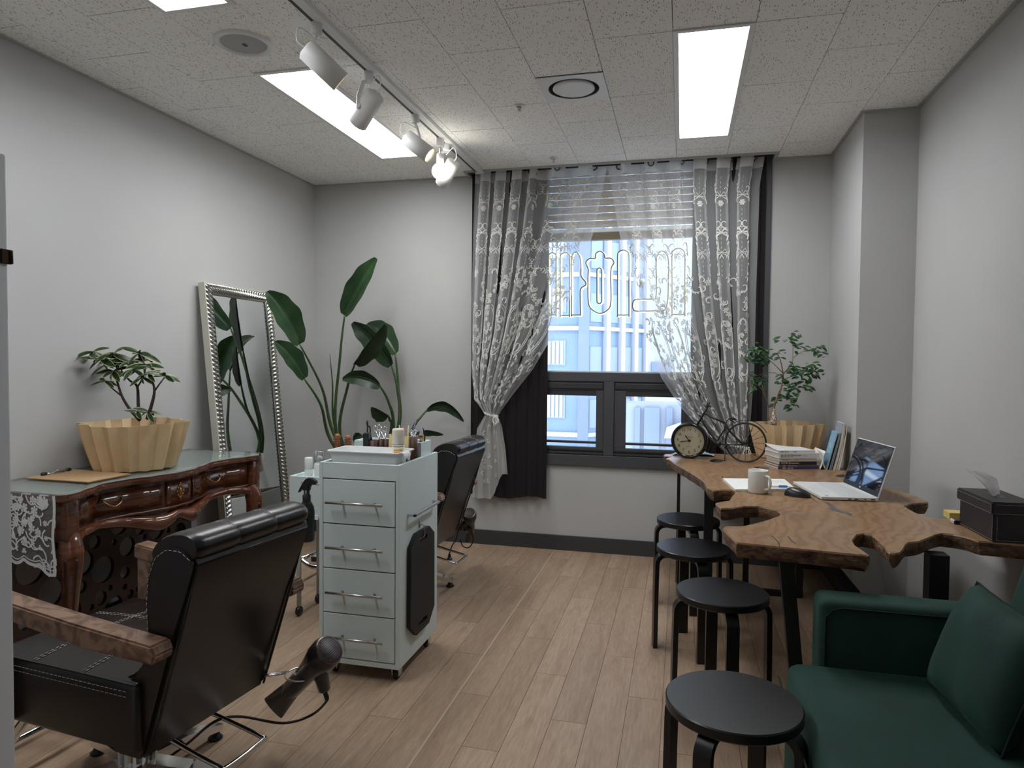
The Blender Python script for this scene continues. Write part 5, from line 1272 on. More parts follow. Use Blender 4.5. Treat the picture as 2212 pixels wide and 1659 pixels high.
out_px3 = [(2212, 1176.7), (2140, 1170), (2114.6, 1168), (2082.8, 1158.4), (2059, 1153.7), (2035, 1151), (2019, 1155), (1984, 1168.8), (1961.8, 1171), (1954, 1177.5), (1949, 1187), (1942.7, 1193), (1933, 1195), (1923.6, 1193.4), (1917, 1188.7), (1907.7, 1174), (1891.8, 1160), (1883.9, 1155), (1865.5, 1151.5), (1849, 1154.7), (1839.5, 1167), (1846, 1178), (1865.5, 1191), (1878, 1200), (1872, 1198.5), (1816.7, 1193.8), (1719, 1184), (1637.6, 1175.9), (1592, 1171.5), (1579, 1158.8), (1566, 1147), (1562, 1141), (1569, 1137), (1605, 1136.8), (1631, 1131), (1660.4, 1123), (1683, 1114.9), (1688, 1109), (1680, 1102.7), (1660, 1097), (1637.6, 1092.9), (1605, 1092.9), (1580.7, 1097), (1557.9, 1098.3), (1546.5, 1086.4), (1561, 1083.6), (1575.8, 1081.5), (1580, 1075), (1588.8, 1064.4), (1588, 1060), (1580, 1057.6), (1561, 1057), (1542, 1059.7), (1528.5, 1053.6), (1520.3, 1038.7), (1506.8, 1029), (1474, 1010), (1458, 1000.7), (1447, 993), (1439, 990.5), (1452.5, 986.5), (1437.6, 985)]
f2 = lambda L: [(p.x, p.y) for p in (atZ(x, y, TT) for x, y in L)]
A = f2(out_px); A[-1] = (A[-1][0], min(A[-1][1], 4.30))
back = [(.30, 4.33), (.45, 4.42), (.70, 4.445), (.825, 4.43), (.835, 4.1), (.835, 3.74), (.86, 3.60)]
B = f2(out_px2); C3 = f2(out_px3)
midr = [(1.045, 2.78), (1.085, 2.72), (1.088, 2.5), (1.088, 2.32)]
outline_t = A+back+B+midr+C3
def dens(P, mx=.035):
    o = []
    for i, a in enumerate(P):
        c = P[(i+1) % len(P)]; L = math.hypot(c[0]-a[0], c[1]-a[1]); n = max(1, int(L/mx))
        for k in range(n): o.append((a[0]+(c[0]-a[0])*k/n, a[1]+(c[1]-a[1])*k/n))
    return o
OP = dens(outline_t); N = len(OP); TH = .048
area = sum(OP[i][0]*OP[(i+1) % N][1]-OP[(i+1) % N][0]*OP[i][1] for i in range(N)); sgn = 1 if area > 0 else -1
rnd = random.Random(8)
def off_ring(k, z, amp):
    out = []
    for i, p in enumerate(OP):
        a, c = OP[i-1], OP[(i+1) % N]; t = Vector((c[0]-a[0], c[1]-a[1])); t = t.normalized() if t.length > 1e-6 else Vector((1, 0)); nx, ny = t.y*sgn, -t.x*sgn
        e = k+amp*(math.sin(i*1.7)+math.sin(i*.63+1))*.5+rnd.uniform(-.4, .4)*amp
        x = min(p[0]+nx*e, 1.105)
        if p[1] > YC-.02: x = min(x, XC-.012)
        out.append((x, p[1]+ny*e, z))
    return out
b = MB()
rings = [off_ring(0, TT, 0), off_ring(.0025, TT-.005, .0005), off_ring(.0015, TT-TH*.45, .004), off_ring(-.003, TT-TH*.8, .004), off_ring(-.008, TT-TH, .002)]
V = [[b.bm.verts.new(p) for p in r] for r in rings]
for j, (R0, R1) in enumerate(zip(V, V[1:])):
    for i in range(N): f = b.bm.faces.new((R0[i], R0[(i+1) % N], R1[(i+1) % N], R1[i])); f.material_index = 0 if j == 0 else 1
from mathutils.geometry import tessellate_polygon
for ring_, mi in ((V[0], 0), (V[-1], 1)):
    for tri in tessellate_polygon([[q.co for q in ring_]]):
        try: b.bm.faces.new([ring_[i] for i in tri]).material_index = mi
        except ValueError: pass
bmesh.ops.recalc_face_normals(b.bm, faces=list(b.bm.faces)); slab = b.build('slab', [slab_m, edge_m], tb_)
def inlay(px, name='resin_inlay', m=resin):
    P = [(p.x, p.y) for p in (atZ(x, y, TT) for x, y in px)]; b = MB(); b.prism(P, TT-.002, TT+.0004); b.build(name, m, slab)
e5 = lambda cx, cy, a, c, n=16: [(cx+a*math.cos(2*PI*i/n)*(1+.1*math.sin(3*i)), cy+c*math.sin(2*PI*i/n)) for i in range(n)]
inlay(e5(1548, 995.5, 15, 3.6)); inlay([(1627, 1008.5), (1640, 1008), (1655, 1009), (1662, 1012), (1655, 1014.5), (1652, 1017), (1642, 1014.5), (1634, 1013)])
inlay([(1778, 1083.5), (1790, 1086), (1800, 1093), (1806, 1098), (1818, 1104), (1832, 1107), (1842, 1112), (1838, 1114.5), (1826, 1109.5), (1812, 1106), (1800, 1104), (1790, 1098), (1797, 1098), (1788, 1090)], 'resin_inlay', mat('grey_resin', (.10, .095, .11), .2))
inlay(e5(1817, 1028, 12, 3.2), 'knot', mat('dark_knot', (.035, .018, .01), .4))
for pts in ([(1660, 1014), (1690, 1019), (1720, 1029)], [(1560, 1028), (1562, 1033), (1566, 1037)], [(1752, 1074), (1760, 1081), (1767, 1086)], [(1667, 1157), (1680, 1170), (1684, 1180)], [(1702, 1159), (1712, 1170), (1719, 1174)]):
    P = spline([atZ(x, y, TT) for x, y in pts], 5); b = MB(); b.tube(P, [.0012]*len(P), 4, flat=(1.2, .4)); b.build('crack', resin, slab)
# steel base
def leg(name, a, e, w, d=None):
    b = MB(); a, e = Vector(a), Vector(e); d = d or w
    vs = []
    for p in (a, e): vs += [p+Vector((sx*w/2, sy*d/2, 0)) for sx, sy in ((-1, -1), (1, -1), (1, 1), (-1, 1))]
    b.verts(vs, [(0, 1, 2, 3), (7, 6, 5, 4), (0, 4, 5, 1), (1, 5, 6, 2), (2, 6, 7, 3), (3, 7, 4, 0)]); bmesh.ops.recalc_face_normals(b.bm, faces=list(b.bm.faces)); b.build(name, black_s, tb_)
zu = TT-TH+.001
def fr(px, py, Y): q = atY(px, py, Y); return q
q1 = atY(1699, 1228, 2.33); q2 = atY(1716, 1423, 2.33); tdir = (q2.x-q1.x)/(q1.z-q2.z)
leg('leg', (q1.x-(zu-q1.z)*tdir, 2.33, zu), (q1.x+tdir*q1.z, 2.33, 0), .042)
leg('top_rail', (q1.x, 2.33, zu-.0), (q1.x, 2.33, zu-.03), .06, .10)
leg('leg', (.80, 2.42, zu), (.80, 2.42, 0), .056); qa, qb = atY(1800, 1225, 2.95), atY(1850, 1285, 2.95); kx = (qb.x-qa.x)/(qa.z-qb.z); leg('leg', (qa.x-(zu-qa.z)*kx, 2.95, zu), (min(qa.x+kx*qa.z, 1.05), 2.95, 0), .05)

lx = atY(1466, 1060, 4.0); leg('leg', (lx.x, 4.0, zu), (lx.x, 4.0, 0), .018); lx2 = atY(1531, 1090, 3.35); leg('leg', (lx2.x, 3.35, zu), (lx2.x, 3.35, 0), .042)
lx3 = atY(1612, 1150, 3.9); leg('leg', (lx3.x, 3.9, zu), (lx3.x, 3.9, 0), .030); lx4 = atY(1726, 1250, 3.92); leg('leg', (lx4.x, 3.92, zu), (lx4.x, 3.92, 0), .036)
b = MB(); b.box(lx3.x, lx4.x, 3.895, 3.925, .0, .03, .001); b.box(lx.x-.009, lx3.x+.01, 3.985, 4.01, zu-.03, zu, .001); b.build('foot_bar', black_s, tb_)
# ================================================================== round stools
def stool(label, loc, rz):
    t = thing('round_stool', label, 'stool', loc, rz, 'round black stools', local=True)
    R_ = .160
    b = MB(); b.lathe([(0, .424), (R_-.004, .424), (R_, .428), (R_, .447), (R_-.003, .450), (0, .450)], 56); soft(b.build('seat', black_w, t, local=True), .4)
    for k in range(4):
        a = PI/4+k*PI/2; Mk = Rz(a)
        P = [(.045, 0, .415), (.105, 0, .415)]+[(.120+.042*math.sin(q)-.0, 0, .373+.042*math.cos(q)) for q in np.linspace(.0, PI/2, 9)]+[(.164, 0, .25), (.166, 0, .0)]
        b = MB(); b.tube(P, 1., M=Mk, flat=(.021, .009)); soft(b.build('leg', black_w, t, local=True), .7)
    return t
def seat_at(px0, px1, py0, py1):
    c = (atZ(px0, (py0+py1)/2, .45)+atZ(px1, (py0+py1)/2, .45))/2; c2 = (atZ((px0+px1)/2, py0, .45)+atZ((px0+px1)/2, py1, .45))/2; return Vector(((c.x+c2.x)/2, (c.y+c2.y)/2, 0))
s1 = stool('black round stool nearest the camera in front of the sofa', seat_at(1438, 1729, 1445, 1583), .32)
dup(s1, seat_at(1461.5, 1658, 1246.5, 1308), .95, 'second black stool from the camera, by the table corner'); dup(s1, seat_at(1420, 1576, 1160, 1203.5), 1.02, 'third black stool from the camera, close in front of the farthest one'); dup(s1, seat_at(1420, 1552.7, 1104.6, 1137.5), .98, 'farthest black stool, next to the window wall')
# ================================================================== green sofa
sf = thing('green_sofa', 'dark green velvet sofa with one arm at the right edge', 'sofa', (.70, 1.5, 0))
def pillow_box(name, x0, x1, y0, y1, z0, z1, bev, par, crown=0., m=None, M=None, seg=4):
    t = bmesh.new(); bmesh.ops.create_cube(t, size=1); bmesh.ops.subdivide_edges(t, edges=list(t.edges), cuts=1, use_grid_fill=True)
    for q in t.verts: q.co = Vector(((x0+x1)/2+q.co.x*(x1-x0), (y0+y1)/2+q.co.y*(y1-y0), (z0+z1)/2+q.co.z*(z1-z0)))
    sharp = [e for e in t.edges if len(e.link_faces) == 2 and e.calc_face_angle() > .5]
    bmesh.ops.bevel(t, geom=sharp, offset=bev, segments=seg, affect='EDGES', profile=.6)
    b = MB(); b.take(t, M); return soft(b.build(name, m or green_v, par), .9)
SA0 = 2.05
pillow_box('seat_cushion', .298, 1.0, .35, SA0+.0, .20, .425, .05, sf)
pillow_box('base', .31, 1.08, .33, SA0+.05, .06, .215, .012, sf)
pillow_box('armrest', .385, 1.08, SA0-.02, SA0+.10, .10, .605, .03, sf)
Mb = T(.790, 1.24, .40)@Ry(.27)
pillow_box('backrest', -.0, .12, -.85, .84, -.10, .45, .045, sf, M=Mb)
b = MB(); b.tube([(.40, SA0-.021, .30), (.40, SA0-.021, .56), (.418, SA0-.021, .580), (.44, SA0-.021, .588), (1.0, SA0-.021, .588)], .0022, 6); b.tube(spline([(.276, y, .39) for y in (.5, 1.2, 2.0)]), .003, 6); b.build('piping', mat('green_piping', (.003, .018, .013), .9), sf)
for x in (.36, 1.02):
    for y in (.5, 2.05):
        b = MB(); b.lathe([(.02, .0), (.026, .065)], 12, T(x, y, 0)); b.build('foot', black_w, sf)
cu = thing('green_cushion', 'square green velvet cushion leaning in the corner of the sofa', 'cushion', (.75, 1.85, .43))
def cush(u, v, s):
    a, c = (u-.5)*2, (v-.5)*2; f = (1-a**4)*(1-c**4); r = .23*(1-.05*(1-abs(a))*(1 if True else 0)*0); sq = 1-.07*(1-abs(a*c))
    wr = .006*math.sin(7*a+3*c)*f
    return Vector((a*.24*(1-.06*(1-c*c)), c*.24*(1-.06*(1-a*a)), s*(.085*f**.55+wr)))
q0 = atY(2120, 1445, 1.66)
e1_ = Vector((.08, -.997, 0)).normalized(); e2_ = Vector((.37, .07, .93)); e2_ = (e2_-e1_*e2_.dot(e1_)).normalized(); Mc = basis((.716, 1.818, .562), e1_*.74, e2_*.62, e1_.cross(e2_)*.72)
b = MB()
for s in (-1, 1): b.grid(lambda u, v: Mc @ cush(u, v, s), 20, 20)
bmesh.ops.remove_doubles(b.bm, verts=list(b.bm.verts), dist=.0004); bmesh.ops.recalc_face_normals(b.bm, faces=list(b.bm.faces)); b.build('cover', green_v, cu)
b = MB(); b.tube([Mc @ cush(u, v, 1) for u, v in [(i/20, 0) for i in range(20)]+[(1, i/20) for i in range(20)]+[(1-i/20, 1) for i in range(20)]+[(0, 1-i/20) for i in range(20)]], .0028, 6, True); b.build('seam', MATS['green_piping'], cu)
# ================================================================== tree in the right corner
pr_ = thing('potted_tree', 'small leafy tree in a pleated kraft paper pot behind the books', 'potted plant', (.605, 4.26, TT))
pleated_pot(pr_, .605, 4.262, TT, .205, .155, .205, 17, .78, seed=4)
pbark = mat('pale_bark', (.30, .19, .11), .7)
def r7(x, y, dy=0.): return (1600+x*.1326, 700+y*.1326, dy)
RY = 4.24
stems(pr_, [([r7(490, 1560), r7(540, 1350), r7(620, 1150), r7(680, 960), r7(690, 800)], .008, .004), ([r7(690, 800), r7(650, 600), r7(600, 480)], .004, .0015), ([r7(690, 820), r7(830, 640, -.03), r7(850, 480, -.03), r7(850, 300, -.04)], .004, .0015), ([r7(445, 1560), r7(440, 1300), r7(370, 1090, -.05), r7(330, 900, -.05)], .004, .002),
            ([r7(840, 560, -.03), r7(1050, 430, -.05), r7(1280, 430, -.05)], .0025, .001), ([r7(700, 900), r7(900, 830, -.06), r7(1200, 740, -.08)], .003, .001), ([r7(680, 1000), r7(860, 1000, -.04), r7(1080, 1040, -.06)], .0025, .001), ([r7(590, 1250), r7(760, 1210, -.04), r7(860, 1330, -.05)], .002, .0008), ([r7(690, 800), r7(540, 650, -.05), r7(330, 480, -.08)], .003, .001), ([r7(690, 860), r7(520, 790, -.03), r7(300, 830, -.06)], .0025, .001), ([r7(370, 1090, -.05), r7(280, 1000, -.07), r7(180, 960, -.07)], .002, .001)], pbark, RY)
tg1 = mottled('tree_leaf', (.012, .045, .014), (.03, .095, .028), 25., .4); lt_ = [leaf_mesh('leaf', .040, .021, tg1), leaf_mesh('leaf', .033, .018, tg1)]
rnd = random.Random(21); cnt = 0
twigs = [(600, 480, 0, 10, 120), (850, 300, -.04, 10, 120), (880, 170, -.05, 9, 110), (650, 250, -.04, 5, 90), (1280, 430, -.05, 13, 140), (1090, 400, -.05, 5, 70), (960, 390, -.04, 5, 90), (1200, 740, -.08, 26, 150), (1000, 780, -.07, 26, 170), (860, 720, -.05, 16, 130), (960, 950, -.05, 14, 140), (1080, 1050, -.06, 9, 120), (860, 1080, -.05, 14, 120), (690, 880, -.02, 12, 120), (830, 1330, -.05, 9, 80), (850, 1200, -.05, 8, 90), (640, 1150, -.02, 7, 80), (560, 1250, 0, 5, 70), (330, 450, -.08, 26, 120), (380, 600, -.07, 20, 120), (180, 420, -.08, 7, 100), (90, 560, -.08, 5, 80), (200, 560, -.07, 6, 90), (300, 900, -.06, 12, 110), (180, 850, -.06, 6, 90), (300, 1020, -.06, 9, 110), (220, 1130, -.06, 5, 80), (530, 600, -.04, 14, 130), (500, 780, -.03, 9, 110), (800, 560, -.03, 8, 100), (430, 960, -.05, 6, 80)]
for (x, y, dy, n, sp) in twigs:
    for k in range(n):
        if cnt >= 295: break
        c = atY(*r7(x+rnd.gauss(0, sp*.42), y+rnd.gauss(0, sp*.36))[:2], RY+dy+rnd.uniform(-.05, .05)); a = rnd.uniform(0, 2*PI)
        c.x = min(c.x, XC-.03); c.y = min(c.y, YB-.05)
        put_leaf(lt_[k % 2], pr_, c, (math.cos(a), -.5+.5*math.sin(a), rnd.uniform(-.7, .35)), (rnd.uniform(-.5, .5), -.7, 1), rnd.uniform(.75, 1.12)); cnt += 1
cone = thing('tree_ornament', 'small carved brown and white cone ornament in the right planter', 'ornament', (.55, 4.22, .88))
oc = atY(1671, 906, 4.16); b = MB(); b.lathe([(0, -.03), (.018, -.03), (.019, .0), (.012, .04), (.003, .075), (0, .078)], 14, T(oc.x, oc.y, oc.z-.012)); om = mat('ornament_fret', (.03, .015, .01), .6); no = nd(om, 'ShaderNodeTexVoronoi'); no.inputs['Scale'].default_value = 130.; lk(om, geo_coords(om), no.inputs['Vector']); ro = ramp(om, no.outputs['Distance'], [(.35, (.03, .014, .01)), (.5, (.55, .45, .35))]); lk(om, ro.outputs[0], bsdf(om).inputs['Base Color']); b.build('cone', om, cone)
# ================================================================== bicycle clock
bk = thing('bicycle_clock', 'black metal bicycle shaped clock with a cream dial for a front wheel', 'clock', (.2, 4.03, TT))
fc = Vector((.050, 4.068, TT+.104)); rcx = Vector((.352, 3.992, TT+.112))
ax = (rcx-fc); ax.z = 0; ax.normalize(); out = Vector((ax.y, -ax.x, 0))       # out: towards the camera side
def bp2(px, py, o=0):       # photo point on the plane of the bicycle
    d = ray(px, py); o0 = Vector((0, 0, CZ)); n = out; tt = (fc-o0).dot(n)/d.dot(n); return o0+d*tt+out*o
Mf = basis(fc, ax, (0, 0, 1), -out) ; Mf = basis(fc, ax, (0, 0, 1), ax.cross(Vector((0, 0, 1))))
zf = ax.cross(Vector((0, 0, 1))); fsg = 1 if zf.dot(out) > 0 else -1
def FM(c): return basis(c, ax*fsg, (0, 0, 1), out)     # x right as seen from the room, y up, z out
b = MB(); b.lathe([(.086, .014), (.088, .022), (.096, .026), (.103, .020), (.105, .0), (.103, -.016), (.09, -.02), (0, -.02)], 56, FM(fc)); b.build('clock_rim', black_g, bk)
b = MB(); b.lathe([(0, .012), (.089, .012)], 48, FM(fc)); dial = b.build('dial', mat('dial_cream', (.62, .58, .40), .5), bk)
b = MB()
for i in range(1, 13):
    a = PI/2-2*PI*i/12; t = text_mesh(str(i), .024); b.take(t, FM(fc)@T(.066*math.cos(a), .066*math.sin(a), .0125))
for i in range(60):
    a = 2*PI*i/60; b.box(-.0004, .0004, .080, .0825, .0122, .0126, M=FM(fc)@Rz(a))

for x0_, x1_, y_ in ((-.020, .028, .024), (-.010, .016, .0165), (-.016, .010, -.034)): b.box(x0_, x1_, y_-.0005, y_+.0005, .0122, .0126, M=FM(fc))
b.build('numerals', black_p, dial)
b = MB()
for ang_, L, w in ((math.radians(90+38), .042, .004), (math.radians(180+12), .062, .003)):
    b.prism([(-.012, -w/2), (L*.55, -w/2), (L*.6, -w*1.1), (L, 0), (L*.6, w*1.1), (L*.55, w/2), (-.012, w/2)], .0135, .0145, M=FM(fc)@Rz(ang_))
b.lathe([(0, .0165), (.006, .016), (.007, .0125)], 14, FM(fc)); b.build('hands', black_p, dial)
b = MB(); b.lathe([(.0, .0225), (.05, .0215), (.087, .018)], 40, FM(fc)); b.build('glass', glassy('clock_glass', (1, 1, 1), .03), bk)
RWr = .108
b = MB(); b.tube([rcx+(ax*math.cos(a)+Vector((0, 0, 1))*math.sin(a))*(RWr) for a in np.linspace(0, 2*PI, 49)[:-1]], .0052, 8, True); wh = b.build('rear_wheel', black_s, bk)
b = MB()
for i in range(16): a = 2*PI*i/16; b.tube([rcx, rcx+(ax*math.cos(a)+Vector((0, 0, 1))*math.sin(a))*RWr], .0012, 5)
b.lathe([(0, -.012), (.011, -.012), (.011, .012), (0, .012)], 16, FM(rcx)); b.build('spokes', black_s, wh)
def k7(x, y, o=0.): return bp2(1440+x*.1085, 850+y*.1085, o)
b = MB()
b.tube([k7(600, 640), k7(740, 400), k7(835, 225)], .0062, 8); b.tube([k7(745, 400), k7(1180, 600)], .0052, 8); b.tube(spline([k7(690, 530), k7(830, 740), k7(1010, 970)], 6), .0055, 8); b.tube(spline([k7(1180, 600), k7(1150, 720), k7(1060, 850), k7(1020, 950)], 6), .005, 8)
for o in (.012, -.012): b.tube(spline([k7(1180, 610, o*.3), k7(1230, 720, o), k7(1400, 900, o), k7(1530, 1025, o)], 6), .0035, 6); b.tube([k7(1020, 1010, o*.4), k7(1530, 1025, o)], .0035, 6)
b.tube(spline([k7(1180, 590), k7(1220, 520), k7(1270, 530), k7(1360, 575)], 5), .003, 6); b.build('frame', black_s, bk)
b = MB(); b.lathe([(0, -.008), (.016, -.008), (.017, .008), (0, .010)], 20, FM(k7(1030, 1000))); b.tube([k7(1000, 1045, .014), k7(930, 1080, .014), k7(960, 1060, .018)], .0025, 6); b.build('crank', black_s, bk)
b = MB(); b.prism([(-.022, .004), (0, .009), (.018, .004), (.024, -.006), (.016, -.008), (-.012, .0)], -.010, .010, M=FM(k7(1310, 510))); b.build('saddle', black_s, bk)
b = MB(); h0 = k7(820, 220); b.tube(spline([h0+out*.05+Vector((.0, 0, -.012)), h0+out*.03+Vector((0, 0, .0)), h0, h0-out*.03, h0-out*.05+Vector((-.0, 0, .01))], 5), .0035, 8); b.ball(k7(815, 190), .005); b.ball(k7(865, 258), .005); b.build('handlebar', black_s, bk)
b = MB(); b.tube([rcx+(ax*math.cos(a)+Vector((0, 0, 1))*math.sin(a))*.125 for a in np.linspace(.5, PI*1.02, 24)], .0016, 6, flat=(4, .6)); b.tube([rcx, k7(1710, 690)], .0025, 6); b.tube([fc+(ax*math.cos(a)+Vector((0, 0, 1))*math.sin(a))*.119 for a in np.linspace(-.6, PI*.55, 24)], .0012, 6, flat=(4, .6)); b.build('mudguard', black_s, bk)
kk = k7(1160, 1050); b = MB(); b.tube([kk, Vector((kk.x, kk.y-.012, TT+.006)), Vector((kk.x, kk.y-.012, TT))], [.0035, .003, .005], 8); b.build('kickstand', black_s, bk)
bl_ = thing('blue_cloth', 'pale blue folded cloth lying behind the bicycle clock', 'cloth', (.09, 4.2, TT)); b = MB(); b.grid(lambda u, v: (-.045+.24*u, 4.16+.09*v, TT+.002+.030*math.sin(PI*u)**.6*math.sin(PI*min(1, v+.15))+.004*math.sin(9*u+6*v)), 18, 8); b.build('fold', mat('pale_blue_cloth', (.35, .52, .60), .85), bl_)
# ================================================================== books
st0 = Vector((.50, 3.782, TT)); sdx = Vector((.213, .075, 0)).normalized(); sdy = Vector((-sdx.y, sdx.x, 0))
def book(label, z, th, L, D, ox, oy, cov, page, texts, rot=0., bow=0.):
    t = thing('stacked_book', label, 'book', st0+sdx*(ox+L/2)+sdy*D/2+Vector((0, 0, z-TT)), group='paperbacks in the flat stack')
    X, Y_ = sdx*math.cos(rot)+sdy*math.sin(rot), sdy*math.cos(rot)-sdx*math.sin(rot); M_ = basis(Vector((st0.x, st0.y, z))+sdx*ox+sdy*oy, X, Y_, (0, 0, 1))
    b = MB(); b.box(0, L, 0, .0015, 0, th, .0004, M=M_); b.box(0, L, 0, D, 0, .0009, M=M_)
    if bow:
        b.grid(lambda u, v: M_ @ Vector((L*u, D*v, th+bow*(1-u)**2*v**2)), 10, 8); b.grid(lambda u, v: M_ @ Vector((L*u, D*v, th-.0009+bow*(1-u)**2*v**2)), 10, 8)
    else: b.box(0, L, 0, D, th-.0009, th, M=M_)
    c = b.build('cover', cov, t)
    b = MB(); b.box(.002, L-.002, .0015, D-.002, .0009, th-.0009, M=M_); b.build('pages', page, t)
    b = MB()
    for s, x, zz, sz, col in texts:
        if isinstance(s, str): b.take(text_mesh(s, sz, .0002, 'LEFT'), M_@T(x, -.0003, zz)@Rx(PI/2))
        else:             # print too small to read: a row of tiny strokes
            k = -s
            while k < -s+x: b.box(k, k+sz*.55, -.0005, .0, zz-sz*.4, zz+sz*.4, M=M_); k += sz*.8
    if texts: b.build('spine_lettering', texts[0][4], c)['kind'] = 'stuff'
    return M_, c, t
ink = mat('dark_ink', (.05, .05, .055), .7); wink = mat('white_ink', (.8, .8, .8), .7)
cw = mat('cover_white', (.72, .73, .72), .5); cg = mat('cover_grey', (.62, .63, .65), .5); cbk = mat('cover_black', (.008, .008, .009), .4); cbr = mat('cover_brown', (.12, .07, .055), .5); cbl = mat('cover_navy', (.035, .04, .20), .4)
pg = mat('page_block', (.66, .58, .52), .85)
z = TT
book('thin navy paperback at the bottom of the flat stack', z, .0125, .218, .16, -.002, 0, cbl, paper_c, [(-.024, .016, .0062, .006, wink), (-.052, .030, .0062, .004, wink)]); z += .0125
book('thin brown paperback, second from the bottom of the stack', z, .0105, .216, .16, 0, 0, cbr, paper_c, [(-.024, .016, .0052, .005, wink), (-.052, .050, .0052, .003, wink)]); z += .0105
book('black spined paperback with white title, third from the bottom', z, .017, .205, .15, .006, .003, cbk, pg, [('여진에 담', .008, .0085, .0135, wink), (-.062, .045, .0085, .0045, wink)]); z += .017
book('cream spined paperback under the thick grey book', z, .017, .206, .145, .006, .003, cw, pg, [('어떻게 살지 2', .012, .0085, .0085, ink), (-.085, .015, .0085, .0035, ink)], .01); z += .017
book('thick light grey book, second from the top of the stack', z, .0265, .222, .165, .0, -.004, cg, mat('page_white', (.70, .67, .64), .85), [('송은민국', .008, .0132, .019, ink), (-.078, .040, .016, .0035, ink), (-.14, .012, .013, .003, ink)]); z += .0265
M_, c_, t_ = book('top paperback of the stack with a lifted white cover', z, .0155, .204, .15, -.003, .0, cw, pg, [('어떻게 살지 2', .010, .0078, .0085, ink), (-.085, .015, .0078, .0035, ink)], .015, .022)
# standing books leaning on the column
def standing(label, x0, y0, h, d, th, lean, cov, page, bend=0., group='magazines leaning on the column'):
    t = thing('leaning_book', label, 'book', (x0, y0+d/2, TT), group=group)
    def f(u, v, o): zz = h*v; s = lean*(v+bend*(v*(1-v))); return Vector((x0+s*h+o, y0+d*u, TT+.0005+zz))
    b = MB(); b.grid(lambda u, v: f(u, v, 0), 4, 14); b.grid(lambda u, v: f(u, v, .001), 4, 14); b.grid(lambda u, v: f(u, v, th), 4, 14); b.grid(lambda u, v: f(u, v, th-.001), 4, 14)
    b.grid(lambda u, v: f(1, v, th*u), 1, 14); c = b.build('cover', cov, t)
    b = MB(); b.grid(lambda u, v: f(.004, v*.995, .001+(th-.002)*u), 1, 14); b.grid(lambda u, v: f(v, .996, .001+(th-.002)*u), 1, 4); b.grid(lambda u, v: f(v, .0, .001+(th-.002)*u), 1, 4); b.build('pages', page, t); return f, c, t
blue_c = mat('cover_sky', (.24, .44, .60), .45); teal_c = mat('cover_teal', (.36, .48, .48), .5); navy_c = mat('cover_dnavy', (.04, .05, .13), .5); lil_c = mat('cover_lilac', (.36, .40, .50), .5); wt_c = mat('cover_offwhite', (.62, .60, .56), .6)
bx0 = .742; by0 = 3.835
f_, c_, t_ = standing('sky blue magazine with white script leaning at the left of the row', bx0, by0, .198, .125, .0045, .24, blue_c, paper_w)
b = MB(); b.tube([f_(.5+.13*math.sin(2.2*t), .30+.055*t+.02*math.cos(2.2*t*1.3), -.0008) for t in np.linspace(0, 7, 50)], .0012, 5)
b.build('cover_lettering', wink, c_)
standing('thin teal magazine second in the leaning row', bx0+.014, by0+.002, .196, .125, .005, .235, teal_c, mat('page_teal', (.42, .50, .50), .8)); standing('pale teal magazine third in the leaning row', bx0+.021, by0+.003, .190, .125, .005, .22, teal_c, MATS['page_teal'])
standing('navy covered thick magazine bending in the leaning row', bx0+.030, by0, .246, .15, .013, .175, lil_c, paper_c, .55); standing('white magazine behind the navy one, bending against the column', bx0+.044, by0, .240, .15, .009, .165, wt_c, paper_c, .55); standing('last white magazine of the row touching the column', bx0+.054, by0, .238, .15, .010, .14, wt_c, paper_w, .5)
rb = thing('rolled_catalogue', 'white catalogue folded over, standing between the stack and the magazines', 'catalogue', (.725, 3.86, TT)); b = MB(); b.grid(lambda u, v: (.712+.012*v*(1-v)*4*(1 if u < .5 else -1)+.028*(abs(u-.5)*2 if u > .5 else 0)*(1-.25*v)+.003*v, 3.835+.17*(u*2 if u < .5 else (1-u)*2), TT+.0+.098*v), 16, 8); o = b.build('pages', paper_w, rb); md = o.modifiers.new('thickness', 'SOLIDIFY'); md.thickness = .002
# ================================================================== mug, notebook, pen, mouse
mg = Vector((.325, 3.072, TT)); mt = thing('white_mug', 'plain white mug standing on the open notebook edge', 'mug', mg)
mt['label'] = 'plain white mug standing in front of the spiral notebook'
cer = mat('white_ceramic', (.70, .70, .67), .25)
b = MB(); b.lathe([(0, .0), (.036, .0), (.040, .003), (.0415, .010), (.0415, .096), (.0405, .098), (.0385, .096), (.0385, .010), (0, .008)], 40, T(*mg)); b.build('cup', cer, mt)
hd = Vector((.62, -.78, 0)); b = MB(); b.tube(spline([mg+hd*.040+Vector((0, 0, .076)), mg+hd*.062+Vector((0, 0, .074)), mg+hd*.070+Vector((0, 0, .050)), mg+hd*.062+Vector((0, 0, .026)), mg+hd*.040+Vector((0, 0, .020))], 6), .0055, 10, flat=None); b.build('handle', cer, mt)
nbk = thing('spiral_notebook', 'open white spiral notebook lying on the table', 'notebook', (.36, 3.25, TT))
n4 = [atZ(1561, 1037.5, TT), atZ(1588, 1062, TT), atZ(1718, 1060, TT), atZ(1694, 1039, TT)]
b = MB(); b.prism([(p.x, p.y) for p in n4], TT, TT+.010); b.build('pages', paper_w, nbk)
b = MB()
for i in range(38):
    p = n4[1].lerp(n4[2], (i+.5)/38); b.tube([p+Vector((0, -.004+.005*math.cos(a), .006+.006*math.sin(a))) for a in np.linspace(0, 2*PI, 10)[:-1]], .0009, 4, True)
b.build('spiral_binding', mat('cream_wire', (.68, .68, .60), .5), nbk)
b = MB()
for k in range(3): p = n4[3].lerp(n4[2], .25+.12*k); b.box(-.10+.01*k, -.02, -.0005, .0005, .0102, .0104, M=T(p.x, p.y, TT))
b.build('written_lines', ink, nbk)
